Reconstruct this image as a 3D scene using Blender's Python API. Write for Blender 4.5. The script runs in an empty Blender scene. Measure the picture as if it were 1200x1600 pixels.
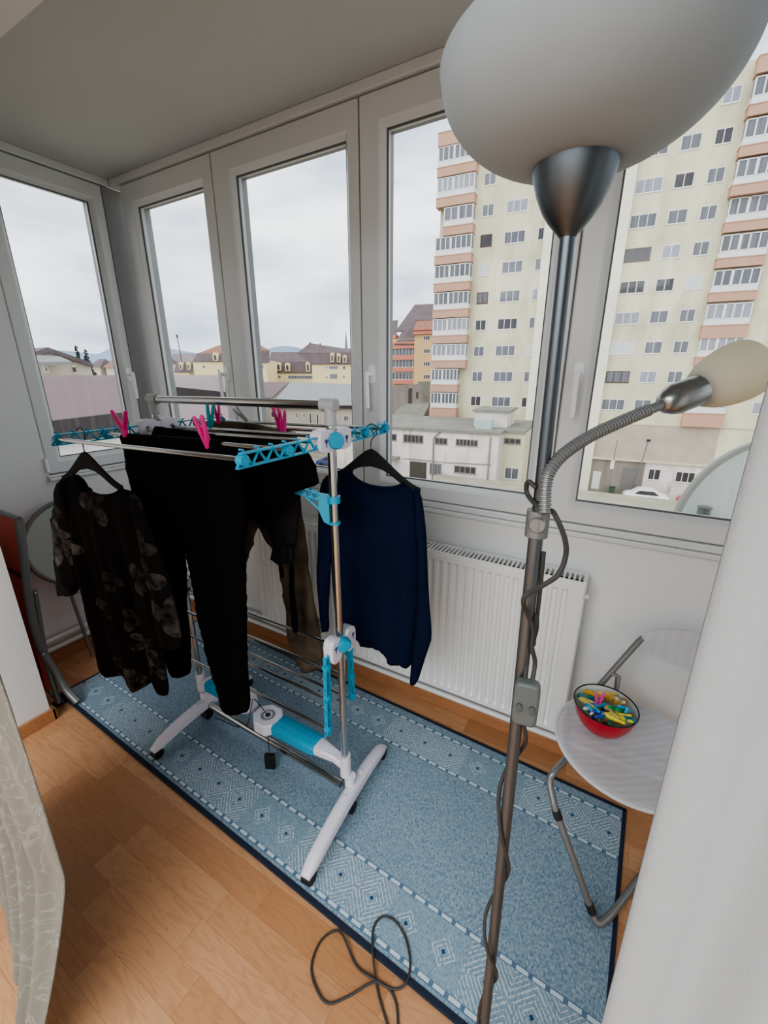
import bpy, bmesh, math, random
from mathutils import Vector, Matrix, geometry, noise
random.seed(7)
PI = math.pi
COL = bpy.context.scene.collection
SC = bpy.context.scene

# ------------------------------------------------------------------ camera model
FPX = 658.5
PITCH = math.radians(-18.1); YAW = math.radians(-30.0)
cy_, sy_ = math.cos(YAW), math.sin(YAW); cp_, sp_ = math.cos(PITCH), math.sin(PITCH)
FW = Vector((sy_*cp_, cy_*cp_, sp_)); RT = Vector((cy_, -sy_, 0)); UP = RT.cross(FW)
CAM = Vector((0, 0, 1.5))
def ray(x, y): return RT*((x-600)/FPX) - UP*((y-800)/FPX) + FW
def onz(x, y, z): d = ray(x, y); return CAM + d*((z-CAM.z)/d.z)
def onx(x, y, X): d = ray(x, y); return CAM + d*(X/d.x)
def ony(x, y, Y): d = ray(x, y); return CAM + d*(Y/d.y)
def far(x, y, hd):
    d = ray(x, y); return CAM + d*(hd/(d.x*sy_+d.y*cy_))
def onplane(x, y, P, nrm):
    d = ray(x, y); return CAM + d*((Vector(P)-CAM).dot(nrm)/d.dot(nrm))

# ------------------------------------------------------------------ materials
def mat(name, col, rough=.6, metal=0, spec=.5, var=0, vscale=8, bump=0, bscale=60, trans=0, alpha=1, stretch=None, col2=None):
    m = bpy.data.materials.new(name); m.use_nodes = True
    nt = m.node_tree; b = nt.nodes['Principled BSDF']
    c = (*col, 1)
    b.inputs['Base Color'].default_value = c
    b.inputs['Roughness'].default_value = rough; b.inputs['Metallic'].default_value = metal
    b.inputs['Specular IOR Level'].default_value = spec
    b.inputs['Transmission Weight'].default_value = trans; b.inputs['Alpha'].default_value = alpha
    tc = nt.nodes.new('ShaderNodeTexCoord')
    def nz(scale, detail=4):
        n = nt.nodes.new('ShaderNodeTexNoise'); n.inputs['Scale'].default_value = scale; n.inputs['Detail'].default_value = detail
        if stretch:
            mp = nt.nodes.new('ShaderNodeMapping'); mp.inputs['Scale'].default_value = stretch
            nt.links.new(tc.outputs['Object'], mp.inputs['Vector']); nt.links.new(mp.outputs['Vector'], n.inputs['Vector'])
        else: nt.links.new(tc.outputs['Object'], n.inputs['Vector'])
        return n
    if var or col2:
        n = nz(vscale)
        r = nt.nodes.new('ShaderNodeValToRGB')
        d = col2 if col2 else tuple(max(0, x*(1-var)) for x in col)
        r.color_ramp.elements[0].position = .35; r.color_ramp.elements[1].position = .68
        r.color_ramp.elements[0].color = (*d, 1); r.color_ramp.elements[1].color = c
        nt.links.new(n.outputs['Fac'], r.inputs['Fac']); nt.links.new(r.outputs['Color'], b.inputs['Base Color'])
    if bump:
        n = nz(bscale, 6); bp = nt.nodes.new('ShaderNodeBump'); bp.inputs['Strength'].default_value = bump; bp.inputs['Distance'].default_value = .01
        nt.links.new(n.outputs['Fac'], bp.inputs['Height']); nt.links.new(bp.outputs['Normal'], b.inputs['Normal'])
    return m
def srgb(r, g, b):
    f = lambda v: (v/255/12.92) if v <= 10.3 else ((v/255+.055)/1.055)**2.4
    return (f(r), f(g), f(b))
class NB:
    """small node-building helper"""
    def __init__(s, m): s.nt = m.node_tree
    def n(s, t, **k):
        x = s.nt.nodes.new(t)
        for a, v in k.items(): setattr(x, a, v)
        return x
    def put(s, inp, v):
        if hasattr(v, 'is_linked') or hasattr(v, 'links'): s.nt.links.new(v, inp)
        else: inp.default_value = v
    def m(s, op, a, b=0.0, c=0.0):
        x = s.n('ShaderNodeMath', operation=op)
        s.put(x.inputs[0], a); s.put(x.inputs[1], b); s.put(x.inputs[2], c)
        return x.outputs[0]
    def mix(s, f, a, b):
        x = s.n('ShaderNodeMix', data_type='RGBA'); s.put(x.inputs[0], f); s.put(x.inputs[6], a); s.put(x.inputs[7], b); return x.outputs[2]

def glass_mat(name, tint=(1,1,1), refl=1.0, streak=0):
    m = bpy.data.materials.new(name); m.use_nodes = True; b = NB(m); nt = m.node_tree
    nt.nodes.remove(nt.nodes['Principled BSDF']); out = nt.nodes['Material Output']
    t = b.n('ShaderNodeBsdfTransparent'); t.inputs[0].default_value = (*tint, 1)
    g = b.n('ShaderNodeBsdfGlossy'); g.inputs['Roughness'].default_value = .02
    fr = b.n('ShaderNodeFresnel'); fr.inputs[0].default_value = 1.25
    mx = b.n('ShaderNodeMixShader'); nt.links.new(b.m('MULTIPLY', fr.outputs[0], refl), mx.inputs[0])
    nt.links.new(t.outputs[0], mx.inputs[1]); nt.links.new(g.outputs[0], mx.inputs[2])
    last = mx.outputs[0]
    if streak:   # dried drip marks and dust on the pane
        tc = b.n('ShaderNodeTexCoord'); mp = b.n('ShaderNodeMapping'); mp.inputs['Scale'].default_value = (40, 40, 1.6)
        nt.links.new(tc.outputs['Object'], mp.inputs[0])
        nn = b.n('ShaderNodeTexNoise'); nn.inputs['Scale'].default_value = 1; nt.links.new(mp.outputs[0], nn.inputs['Vector'])
        f = b.m('MULTIPLY', b.m('SUBTRACT', nn.outputs['Fac'], .5, ), streak); f = b.m('MAXIMUM', f, streak*.05)
        d = b.n('ShaderNodeBsdfDiffuse'); d.inputs[0].default_value = (.8, .8, .8, 1)
        tr = b.n('ShaderNodeBsdfTranslucent'); tr.inputs[0].default_value = (.85, .85, .85, 1)
        ad = b.n('ShaderNodeMixShader'); nt.links.new(d.outputs[0], ad.inputs[1]); nt.links.new(tr.outputs[0], ad.inputs[2])
        m2 = b.n('ShaderNodeMixShader'); nt.links.new(f, m2.inputs[0]); nt.links.new(last, m2.inputs[1]); nt.links.new(ad.outputs[0], m2.inputs[2]); last = m2.outputs[0]
    nt.links.new(last, out.inputs[0])
    return m
def cloth_mat(name, col, translucent=.3, rough=.9, var=.06, col2=None, vscale=14, bump=.15, bscale=500):
    m = mat(name, col, rough, var=var, col2=col2, vscale=vscale, bump=bump, bscale=bscale, spec=.12)
    b = NB(m); nt = m.node_tree; p = nt.nodes['Principled BSDF']
    t = b.n('ShaderNodeBsdfTranslucent'); t.inputs[0].default_value = (*col, 1)
    mx = b.n('ShaderNodeMixShader'); mx.inputs[0].default_value = translucent
    nt.links.new(p.outputs[0], mx.inputs[1]); nt.links.new(t.outputs[0], mx.inputs[2]); nt.links.new(mx.outputs[0], nt.nodes['Material Output'].inputs[0])
    return m

M = {}
M['plaster'] = mat('white_plaster', srgb(228,229,228), .9, var=.03, vscale=3, bump=.06, bscale=220)
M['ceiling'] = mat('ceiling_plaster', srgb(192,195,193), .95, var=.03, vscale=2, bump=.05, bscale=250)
M['pvc'] = mat('white_plastic_frame', srgb(216,218,217), .35, var=.02)
M['pvc_grey'] = mat('grey_seal', (.12,.12,.12), .6, var=.1)
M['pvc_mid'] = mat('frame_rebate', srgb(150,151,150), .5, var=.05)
M['handle'] = mat('white_handle', srgb(246,247,247), .25, var=.02)
M['glass'] = glass_mat('window_glass', streak=.02)
M['glass_dirty'] = glass_mat('streaked_window_glass', streak=.55)
M['radiator'] = mat('radiator_enamel', srgb(238,238,234), .35, var=.02)
M['slot'] = mat('slot_shade', (.03,.03,.03), .9, var=.1)
M['chrome'] = mat('stainless_steel_tube', (.55,.56,.55), .22, 1, var=.08, vscale=3)
M['brushed'] = mat('brushed_nickel', (.135,.152,.165), .40, 1, var=.18, vscale=40, stretch=(1,1,.05))
M['socketsteel'] = mat('satin_steel', (.36,.37,.37), .3, 1, var=.08)
M['switchbtn'] = mat('dark_grey_switch_button', srgb(84,88,87), .5, var=.05)
M['polesteel'] = mat('dull_steel', (.17,.182,.19), .4, .8, var=.15, vscale=40, stretch=(1,1,.05))
M['greytube'] = mat('grey_painted_tube', srgb(128,130,129), .38, .35, var=.05)
M['greytube2'] = mat('silver_grey_tube', srgb(140,141,140), .35, .5, var=.05)
M['aqua'] = mat('turquoise_plastic', srgb(38,160,196), .38, var=.06)
M['aqua_d'] = mat('deep_turquoise_plastic', srgb(20,128,150), .4, var=.06)
M['white_pl'] = mat('white_plastic', srgb(226,222,232), .38, var=.02)
M['lightgrey_pl'] = mat('light_grey_plastic', srgb(172,173,174), .42, var=.03)
M['black_pl'] = mat('black_plastic', (.012,.012,.013), .5, var=.1)
M['dark_pl'] = mat('charcoal_plastic', (.03,.03,.032), .45, var=.1)
M['hanger'] = mat('black_velvet_hanger', (.008,.008,.009), .85, var=.1)
M['pink'] = mat('pink_plastic', srgb(226,52,140), .4, var=.05)
M['teal'] = mat('teal_plastic', srgb(20,140,150), .4, var=.05)
M['shade'] = cloth_mat('frosted_glass_shade', srgb(212,220,224), .6, .45, bump=.02, bscale=30)
M['cream_shade'] = cloth_mat('cream_plastic_shade', srgb(246,242,226), .6, .5, bump=.02, bscale=30)
M['cord'] = mat('grey_cord', srgb(62,59,56), .6, var=.05)
M['switch'] = mat('grey_switch_plastic', srgb(96,101,100), .5, var=.05)
M['red'] = mat('red_enamel', srgb(186,26,44), .15, var=.05)
M['enamel_w'] = mat('white_enamel', srgb(222,226,224), .2, var=.02)
M['black_rim'] = mat('black_enamel_rim', (.012,.012,.014), .2, var=.1)
M['redwood'] = mat('red_laminate', srgb(222,84,56), .4, var=.2, vscale=12, stretch=(1,6,.6))
M['paleglass'] = mat('pale_green_panel', srgb(178,190,182), .3, var=.04)
M['curtain'] = cloth_mat('white_curtain_fabric', srgb(194,197,198), .35, var=.02)
M['wood'] = mat('oak_baseboard', srgb(186,132,92), .5, var=.2, vscale=10, stretch=(1,10,10))
# exterior
M['yellow'] = mat('yellow_render', srgb(228,221,190), .95, var=.22, vscale=.35, bump=.1, bscale=3, stretch=(1,1,.4))
def weather(m, dirt, lo, hi, scale, stretch, amt):
    b = NB(m); nt = m.node_tree; p = nt.nodes['Principled BSDF']; src = p.inputs['Base Color'].links[0].from_socket
    tc = b.n('ShaderNodeTexCoord'); mp = b.n('ShaderNodeMapping'); mp.inputs['Scale'].default_value = stretch; nt.links.new(tc.outputs['Object'], mp.inputs[0])
    n = b.n('ShaderNodeTexNoise'); n.inputs['Scale'].default_value = scale; n.inputs['Detail'].default_value = 8; n.inputs['Roughness'].default_value = .68; nt.links.new(mp.outputs[0], n.inputs['Vector'])
    r = b.n('ShaderNodeMapRange'); r.inputs[1].default_value = lo; r.inputs[2].default_value = hi; nt.links.new(n.outputs['Fac'], r.inputs[0])
    nt.links.new(b.mix(b.m('MULTIPLY', r.outputs[0], amt), src, (*dirt,1)), p.inputs['Base Color'])
weather(M['yellow'], srgb(150,140,116), .50, .72, .28, (1,1,.55), .6)
M['pilaster'] = mat('pale_render', srgb(232,228,208), .95, var=.05, vscale=.8, stretch=(1,1,.3))
M['pinkband'] = mat('pink_balcony_render', srgb(196,157,134), .95, var=.08, vscale=.8)
M['extframe'] = mat('white_exterior_frame', srgb(226,224,218), .5, var=.03)
M['sillext'] = mat('pale_window_surround', srgb(206,200,176), .9, var=.06)
M['greyplaster'] = mat('bare_grey_plaster', srgb(190,176,160), .95, var=.16, vscale=.7)
M['whiterender'] = mat('stained_white_render', srgb(236,228,220), .95, var=.26, vscale=.5, stretch=(1.6,1.6,.4))
weather(M['whiterender'], srgb(140,126,112), .50, .74, .55, (1.5,1.5,.45), .85)
M['oldgrey'] = mat('weathered_grey_render', srgb(156,146,136), .95, var=.35, vscale=.5, stretch=(1.6,1.6,.3))
M['flatroof'] = mat('bitumen_roof', srgb(140,138,128), .95, var=.25, vscale=.7)
M['moss'] = mat('mossy_sheet_roof', srgb(164,160,140), .95, var=.2, vscale=.8)
M['ground'] = mat('yard_ground', srgb(176,172,158), .95, var=.25, vscale=.25)
M['orange'] = mat('orange_yellow_render', srgb(212,180,132), .95, var=.06, vscale=.5)
M['coral'] = mat('coral_render', srgb(204,132,114), .95, var=.06, vscale=.5)
M['brownroof'] = mat('brown_roof_tiles', srgb(108,95,95), .9, var=.2, vscale=.6)
M['rustroof'] = mat('rust_roof_tiles', srgb(160,116,96), .9, var=.3, vscale=1.2)
M['greyroof'] = mat('grey_slate_roof', srgb(146,146,144), .9, var=.14, vscale=.6, stretch=(1,1,3))
M['pinkroof'] = mat('faded_maroon_metal_roof', srgb(110,88,87), .8, var=.1, vscale=.2, stretch=(1,.4,1))
M['pinkroof2'] = mat('faded_pink_grey_roof', srgb(138,120,118), .8, var=.1, vscale=.2)
M['darkband'] = mat('dark_fascia', srgb(66,58,57), .9, var=.15, vscale=.4)
M['cream'] = mat('cream_render', srgb(228,212,166), .95, var=.05, vscale=.3)
M['beige'] = mat('beige_render', srgb(206,194,176), .95, var=.08, vscale=.3)
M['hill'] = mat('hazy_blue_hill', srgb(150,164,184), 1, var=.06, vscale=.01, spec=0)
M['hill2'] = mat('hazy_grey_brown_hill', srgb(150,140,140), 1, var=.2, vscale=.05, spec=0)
M['needle'] = mat('dark_spruce_needles', srgb(74,84,78), .9, var=.4, vscale=3)
M['bark'] = mat('bark', srgb(80,66,54), .9, var=.3)
M['dish'] = mat('pale_dish_paint', srgb(242,247,241), .6, var=.05, vscale=5, col2=srgb(228,235,227), stretch=(4,4,.7))
M['dishrim'] = mat('dish_rim_grey', srgb(176,176,164), .6, var=.06)
M['carblue'] = mat('blue_car_paint', srgb(70,84,130), .3, var=.05)
M['carwhite'] = mat('white_car_paint', srgb(236,236,236), .3, var=.02)
M['carred'] = mat('red_car_paint', srgb(190,70,60), .3, var=.05)
M['doorgrey'] = mat('grey_metal_door', srgb(120,116,114), .7, var=.1)
M['doorwhite'] = mat('white_metal_door', srgb(220,218,212), .7, var=.06)
M['paneA'] = mat('pane_grey', srgb(116,118,124), .08, var=.35, vscale=.9, stretch=(4,1,.3))
M['paneB'] = mat('pane_curtained', srgb(156,158,166), .12, var=.25, vscale=1.2, stretch=(6,1,.2))
M['paneC'] = mat('pane_dark', srgb(80,78,80), .08, var=.4, vscale=1.5, stretch=(4,1,.3))
M['panew'] = mat('pane_white_blind', srgb(206,208,210), .2, var=.06, vscale=1.5)
M['openshade'] = mat('opening_shade', srgb(84,80,72), .9, var=.3)
M['woodpane'] = mat('brown_frame', srgb(96,72,60), .6, var=.2)

# ------------------------------------------------------------------ object helpers
def empty(name, loc=(0,0,0), rz=0):
    o = bpy.data.objects.new(name, None); o.empty_display_size = .05; o.location = loc; o.rotation_euler = (0,0,rz); COL.objects.link(o); return o
def tag(o, label=None, cat=None, group=None, kind=None):
    if label: o['label'] = label
    if cat: o['category'] = cat
    if group: o['group'] = group
    if kind: o['kind'] = kind
    return o
def thing(name, label, cat, loc=(0,0,0), rz=0, group=None): return tag(empty(name, loc, rz), label, cat, group)
def copy_tree(o, parent=None):
    c = o.copy(); COL.objects.link(c); c.parent = parent
    for ch in list(o.children): copy_tree(ch, c)
    return c
OFF = {}
class MB:
    """collects shapes (world coordinates unless the parent is rotated) into ONE mesh"""
    def __init__(s): s.bm = bmesh.new()
    def _add(s, vs, fs):
        v = [s.bm.verts.new(p) for p in vs]
        for f in fs:
            try: s.bm.faces.new([v[i] for i in f])
            except ValueError: pass
        return v
    def box(s, a, b, M4=None):
        (x0,y0,z0), (x1,y1,z1) = a, b
        x0,x1 = sorted((x0,x1)); y0,y1 = sorted((y0,y1)); z0,z1 = sorted((z0,z1))
        vs = [Vector(p) for p in ((x0,y0,z0),(x1,y0,z0),(x1,y1,z0),(x0,y1,z0),(x0,y0,z1),(x1,y0,z1),(x1,y1,z1),(x0,y1,z1))]
        if M4: vs = [M4 @ v for v in vs]
        s._add(vs, [(0,3,2,1),(4,5,6,7),(0,1,5,4),(1,2,6,5),(2,3,7,6),(3,0,4,7)]); return s
    def quad(s, *p): s._add([Vector(q) for q in p], [tuple(range(len(p)))]); return s
    def loft(s, rings, closed=True, caps=True):
        n = len(rings[0]); vs = []
        for r in rings: vs += [Vector(p) for p in r]
        fs = []
        for i in range(len(rings)-1):
            for j in range(n if closed else n-1):
                k = (j+1) % n
                fs.append((i*n+j, i*n+k, (i+1)*n+k, (i+1)*n+j))
        if caps and closed: fs.append(tuple(range(n-1,-1,-1))); fs.append(tuple((len(rings)-1)*n+j for j in range(n)))
        s._add(vs, fs); return s
    def tube(s, pts, r, seg=10, caps=True, rr=None):
        pts = [Vector(p) for p in pts]; rings = []
        t0 = (pts[1]-pts[0]).normalized()
        ref = Vector((0,0,1)) if abs(t0.z) < .9 else Vector((1,0,0))
        nx = t0.cross(ref).normalized()
        for i, p in enumerate(pts):
            t = (pts[min(i+1,len(pts)-1)]-pts[max(i-1,0)]).normalized()
            nx = (nx - t*nx.dot(t)).normalized(); ny = t.cross(nx)
            q = rr[i] if rr else r
            rings.append([p + nx*(q*math.cos(a)) + ny*(q*math.sin(a)) for a in (2*PI*k/seg for k in range(seg))])
        return s.loft(rings, True, caps)
    def lathe(s, prof, M4=None, seg=32, caps=True):
        rings = []
        for r, z in prof:
            ring = [Vector((max(r,1e-5)*math.cos(a), max(r,1e-5)*math.sin(a), z)) for a in (2*PI*k/seg for k in range(seg))]
            rings.append([M4 @ v for v in ring] if M4 else ring)
        return s.loft(rings, True, caps)
    def prism(s, poly, d, M4=None):
        """poly in local xy, extruded along z by d (d = (z0,z1))"""
        a = [Vector((x,y,d[0])) for x,y in poly]; b = [Vector((x,y,d[1])) for x,y in poly]
        if M4: a = [M4@v for v in a]; b = [M4@v for v in b]
        return s.loft([a,b])
    def ball(s, c, r, seg=12):
        prof = [(r*math.sin(PI*i/8), -r*math.cos(PI*i/8)) for i in range(9)]
        return s.lathe(prof, Matrix.Translation(c), seg)
    def build(s, name, m, parent=None, smooth=False, bevel=0, keep=False, auto=None):
        """coordinates are world ones and become relative to the parent chain's offset; keep=True: already local"""
        off = OFF.get(parent.name if parent else None, Vector((0,0,0)))
        if parent and parent.type == 'EMPTY' and parent.name not in OFF: off = Vector(parent.location); 
        if keep: off = Vector((0,0,0))
        me = bpy.data.meshes.new(name)
        bmesh.ops.recalc_face_normals(s.bm, faces=s.bm.faces[:])
        if off.length: bmesh.ops.translate(s.bm, vec=-off, verts=s.bm.verts[:])
        s.bm.to_mesh(me); s.bm.free()
        for mm in (m if isinstance(m, (list,tuple)) else [m]): me.materials.append(mm)
        o = bpy.data.objects.new(name, me); COL.objects.link(o)
        if parent: o.parent = parent
        OFF[o.name] = off
        if smooth:
            me.polygons.foreach_set('use_smooth', [True]*len(me.polygons))
            me.set_sharp_from_angle(angle=math.radians(auto or 40))
        if bevel:
            b = o.modifiers.new('bevel', 'BEVEL'); b.width = bevel; b.segments = 2; b.limit_method = 'ANGLE'; b.angle_limit = math.radians(40)
        return o
def axis_m(p, d, up=(0,0,1)):
    """matrix with local z along d at p"""
    z = Vector(d).normalized(); u = Vector(up)
    if abs(z.dot(u)) > .98: u = Vector((0,1,0))
    x = u.cross(z).normalized(); y = z.cross(x)
    return Matrix(((x.x,y.x,z.x,p[0]),(x.y,y.y,z.y,p[1]),(x.z,y.z,z.z,p[2]),(0,0,0,1)))
def bez(pts, n=8):
    """Catmull-Rom through points"""
    pts = [Vector(p) for p in pts]; P = [pts[0]*2-pts[1]] + pts + [pts[-1]*2-pts[-2]]; out = []
    for i in range(1, len(P)-2):
        for k in range(n):
            t = k/n; a,b,c,d = P[i-1],P[i],P[i+1],P[i+2]
            out.append(.5*((2*b)+(c-a)*t+(2*a-5*b+4*c-d)*t*t+(3*b-a-3*c+d)*t*t*t))
    out.append(pts[-1]); return out
def struct(o): o['kind'] = 'structure'; return o

# ================================================================== ROOM SHELL
YW, XL, ZC = 1.544, -2.535, 2.452       # window wall, left wall, ceiling
XR = 1.36
ZS = 1.0                                # top of parapet / bottom of window frames
# laminate floor
def floor_mat():
    m = mat('laminate_floor', (.5,.3,.15), .34, spec=.4); b = NB(m); nt = m.node_tree; p = nt.nodes['Principled BSDF']
    tc = b.n('ShaderNodeTexCoord'); sx = b.n('ShaderNodeSeparateXYZ'); nt.links.new(tc.outputs['Object'], sx.inputs[0])
    x, y = sx.outputs[0], sx.outputs[1]
    row = b.m('FLOOR', b.m('DIVIDE', y, .085))
    wn = b.n('ShaderNodeTexWhiteNoise', noise_dimensions='1D'); nt.links.new(row, wn.inputs['W'])
    xo = b.m('ADD', b.m('DIVIDE', x, .42), b.m('MULTIPLY', wn.outputs['Value'], 7.3))
    colm = b.m('FLOOR', xo)
    cv = b.n('ShaderNodeCombineXYZ'); nt.links.new(row, cv.inputs[0]); nt.links.new(colm, cv.inputs[1])
    w2 = b.n('ShaderNodeTexWhiteNoise', noise_dimensions='2D'); nt.links.new(cv.outputs[0], w2.inputs['Vector'])
    cv2 = b.n('ShaderNodeCombineXYZ'); nt.links.new(b.m('MULTIPLY', x, 1.6), cv2.inputs[0]); nt.links.new(b.m('ADD', b.m('MULTIPLY', y, 9), b.m('MULTIPLY', w2.outputs['Value'], 40)), cv2.inputs[1])
    gn = b.n('ShaderNodeTexNoise'); gn.inputs['Scale'].default_value = 2.2; gn.inputs['Detail'].default_value = 5; gn.inputs['Distortion'].default_value = 1.2; nt.links.new(cv2.outputs[0], gn.inputs['Vector'])
    cv3 = b.n('ShaderNodeCombineXYZ'); nt.links.new(b.m('MULTIPLY', x, 3), cv3.inputs[0]); nt.links.new(b.m('MULTIPLY', y, 160), cv3.inputs[1])
    fn = b.n('ShaderNodeTexNoise'); fn.inputs['Scale'].default_value = 2; nt.links.new(cv3.outputs[0], fn.inputs['Vector'])
    # cathedral grain: sine bands of a warped noise
    band = b.m('SINE', b.m('MULTIPLY', gn.outputs['Fac'], 40))
    band = b.m('MULTIPLY', b.m('POWER', b.m('ADD', b.m('MULTIPLY', band, .5), .5), 3), .27)
    c1 = b.mix(w2.outputs['Value'], (*srgb(208,160,120),1), (*srgb(186,134,94),1))
    c2 = b.mix(band, c1, (*srgb(160,108,72),1))
    c3 = b.mix(b.m('MULTIPLY', b.m('GREATER_THAN', fn.outputs['Fac'], .55), .12), c2, (*srgb(148,98,64),1))
    fy = b.m('ABSOLUTE', b.m('SUBTRACT', b.m('FRACT', b.m('DIVIDE', y, .085)), .5)); fx = b.m('ABSOLUTE', b.m('SUBTRACT', b.m('FRACT', xo), .5))
    ln = b.m('MULTIPLY', b.m('MAXIMUM', b.m('GREATER_THAN', fy, .49), b.m('GREATER_THAN', fx, .4975)), .35)
    c4 = b.mix(ln, c3, (*srgb(132,86,58),1))
    nt.links.new(c4, p.inputs['Base Color'])
    return m
M['floor'] = floor_mat()
w = MB(); w.box((-3.3,-3.2,-.1),(1.9,.575,0)); w.box((XL-.2,.575,-.1),(1.56,1.72,0)); struct(w.build('floor', M['floor']))
w = MB(); w.box((-3.3,-3.2,ZC),(1.9,.575,ZC+.1)); w.box((XL-.1,.575,ZC),(1.56,1.66,ZC+.1)); struct(w.build('ceiling', M['ceiling']))
# window wall: parapet below the windows
struct(MB().box((XL-.2,YW,-.1),(XR+.2,YW+.2,ZS-.03)).build('wall_back', M['plaster']))
# left end wall: parapet + full-height part beside the window
w = MB(); w.box((XL-.2,.35,-.1),(XL,YW,ZS-.005)); w.box((XL-.2,.35,ZS-.005),(XL,.967,ZC)); struct(w.build('wall_left', M['plaster']))
w = MB(); w.box((XR,.35,-.1),(XR+.2,YW+.2,ZS)); w.box((XR,.35,ZS),(XR+.2,.70,ZC)); struct(w.build('wall_right', M['plaster']))
# partition between room and balcony, with a wide opening
w = MB(); w.box((-3.3,.36,-.1),(-2.08,.575,ZC)); w.box((.95,.36,-.1),(1.9,.575,ZC)); w.box((-2.08,.36,2.15),(.95,.575,ZC)); struct(w.build('wall_front', M['plaster']))
# the room the photograph is taken from
struct(MB().box((-3.3,-3.2,-.1),(-3.15,.36,ZC)).build('wall_room_left', M['plaster']))
struct(MB().box((1.75,-3.2,-.1),(1.9,.36,ZC)).build('wall_room_right', M['plaster']))
struct(MB().box((-3.3,-3.35,-.1),(1.9,-3.2,ZC)).build('wall_room_back', M['plaster']))
# baseboards
struct(MB().box((XL+.001,YW-.016,0),(XR,YW-.001,.062)).build('baseboard_back', M['wood'], bevel=.003))
struct(MB().box((XL+.001,.576,0),(XL+.016,YW-.017,.062)).build('baseboard_left', M['wood'], bevel=.003))
w = MB(); w.box((-2.079,.35,0),(-2.064,.59,.062)); w.box((XL+.017,.576,0),(-2.064,.591,.062)); struct(w.build('baseboard_front', M['wood'], bevel=.003))
# cornice strips under the ceiling and sill strips under the frames
struct(MB().box((XL,YW-.012,2.419),(XR,YW+.1,ZC)).build('trim_1', M['pvc'], bevel=.004))
struct(MB().box((XL-.1,.58,2.419),(XL+.012,YW-.013,ZC)).build('trim_2', M['pvc'], bevel=.004))
w = MB(); w.box((XL+.02,YW-.018,.957),(XR,YW+.1,.975)); w.box((XL+.02,YW-.008,.976),(XR,YW+.1,ZS+.0)); struct(w.build('trim_3', M['pvc'], bevel=.004))
w = MB(); w.box((XL-.1,.96,.978),(XL+.018,YW-.02,.994)); w.box((XL-.1,.96,.9945),(XL+.008,YW-.02,ZS+.008)); struct(w.build('trim_4', M['pvc'], bevel=.004))
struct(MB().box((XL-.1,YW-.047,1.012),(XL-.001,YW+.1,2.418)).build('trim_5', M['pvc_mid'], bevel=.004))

def rect_ring(x0, x1, z0, z1, y): return [(x0,y,z0),(x1,y,z0),(x1,y,z1),(x0,y,z1)]
def make_window(idx, M4, W, z0, z1, gl, gr, gb, gt, gmat, handle=None, hz=1.5):
    """sash in local coords: x along wall, y outward (0 = room face), world z; gl.. = glass edges"""
    f = lambda ring: [M4 @ Vector(p) for p in ring]
    b = MB()
    b.loft([f(rect_ring(.003,W-.003,z0+.003,z1-.002,.05)), f(rect_ring(.003,W-.003,z0+.003,z1-.002,.004)), f(rect_ring(.007,W-.007,z0+.007,z1-.006,0)),
            f(rect_ring(gl-.022,gr+.022,gb-.022,gt+.022,0)), f(rect_ring(gl-.014,gr+.014,gb-.014,gt+.014,.006)), f(rect_ring(gl,gr,gb,gt,.022)), f(rect_ring(gl,gr,gb,gt,.05))], True, False)
    o = struct(b.build('window_%d' % idx, M['pvc']))
    g = MB(); g.loft([f(rect_ring(gl-.001,gr+.001,gb-.001,gt+.001,.021)), f(rect_ring(gl+.004,gr-.004,gb+.004,gt-.004,.024)), f(rect_ring(gl+.004,gr-.004,gb+.004,gt-.004,.03))], True, False)
    g.build('seal', M['pvc_grey'], o)
    p = MB(); p.quad(*f(rect_ring(gl,gr,gb,gt,.032))); p.build('pane', gmat, o)
    fr = MB()
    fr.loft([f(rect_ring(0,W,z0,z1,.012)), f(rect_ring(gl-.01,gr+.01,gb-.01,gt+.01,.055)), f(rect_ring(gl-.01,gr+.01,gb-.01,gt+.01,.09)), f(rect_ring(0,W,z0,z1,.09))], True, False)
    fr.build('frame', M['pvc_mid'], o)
    if handle:
        hx = handle; h = MB()
        prof = []
        h.prism([(hx+.015*math.cos(a), (hz + (.022 if math.sin(a) > 0 else -.022)) + .015*math.sin(a)) for a in (2*PI*k/16 for k in range(16))], (0,.009), M4 @ Matrix(((1,0,0,0),(0,0,-1,0),(0,1,0,0),(0,0,0,1))))
        h.tube([M4@Vector((hx,-.008,hz)), M4@Vector((hx,-.04,hz))], .0095, 12)
        pts = [M4@Vector((hx,-.042,hz+.008)), M4@Vector((hx,-.047,hz-.006)), M4@Vector((hx,-.047,hz-.05)), M4@Vector((hx+.001,-.046,hz-.10)), M4@Vector((hx+.001,-.044,hz-.132))]
        h.tube(bez(pts,4), .009, 10, rr=None)
        h.build('handle', M['handle'], o, smooth=True)
    return o
def wm(x0): return Matrix.Translation((x0, YW, 0))
make_window(1, wm(-2.46), .691, ZS, 2.417, .106, .609, 1.078, 2.311, M['glass'], handle=.655)
make_window(2, wm(-1.769), .772, ZS, 2.417, .130, .705, 1.078, 2.311, M['glass'])
make_window(3, wm(-.997), .782, ZS, 2.417, .105, .699, 1.078, 2.311, M['glass'], handle=.052)
make_window(4, wm(-.215), .78, ZS, 2.417, .088, .69, 1.078, 2.311, M['glass'], handle=.045)
make_window(5, wm(.565), .79, ZS, 2.417, .09, .69, 1.078, 2.311, M['glass'])  # pane out of sight, included to let in light
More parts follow.
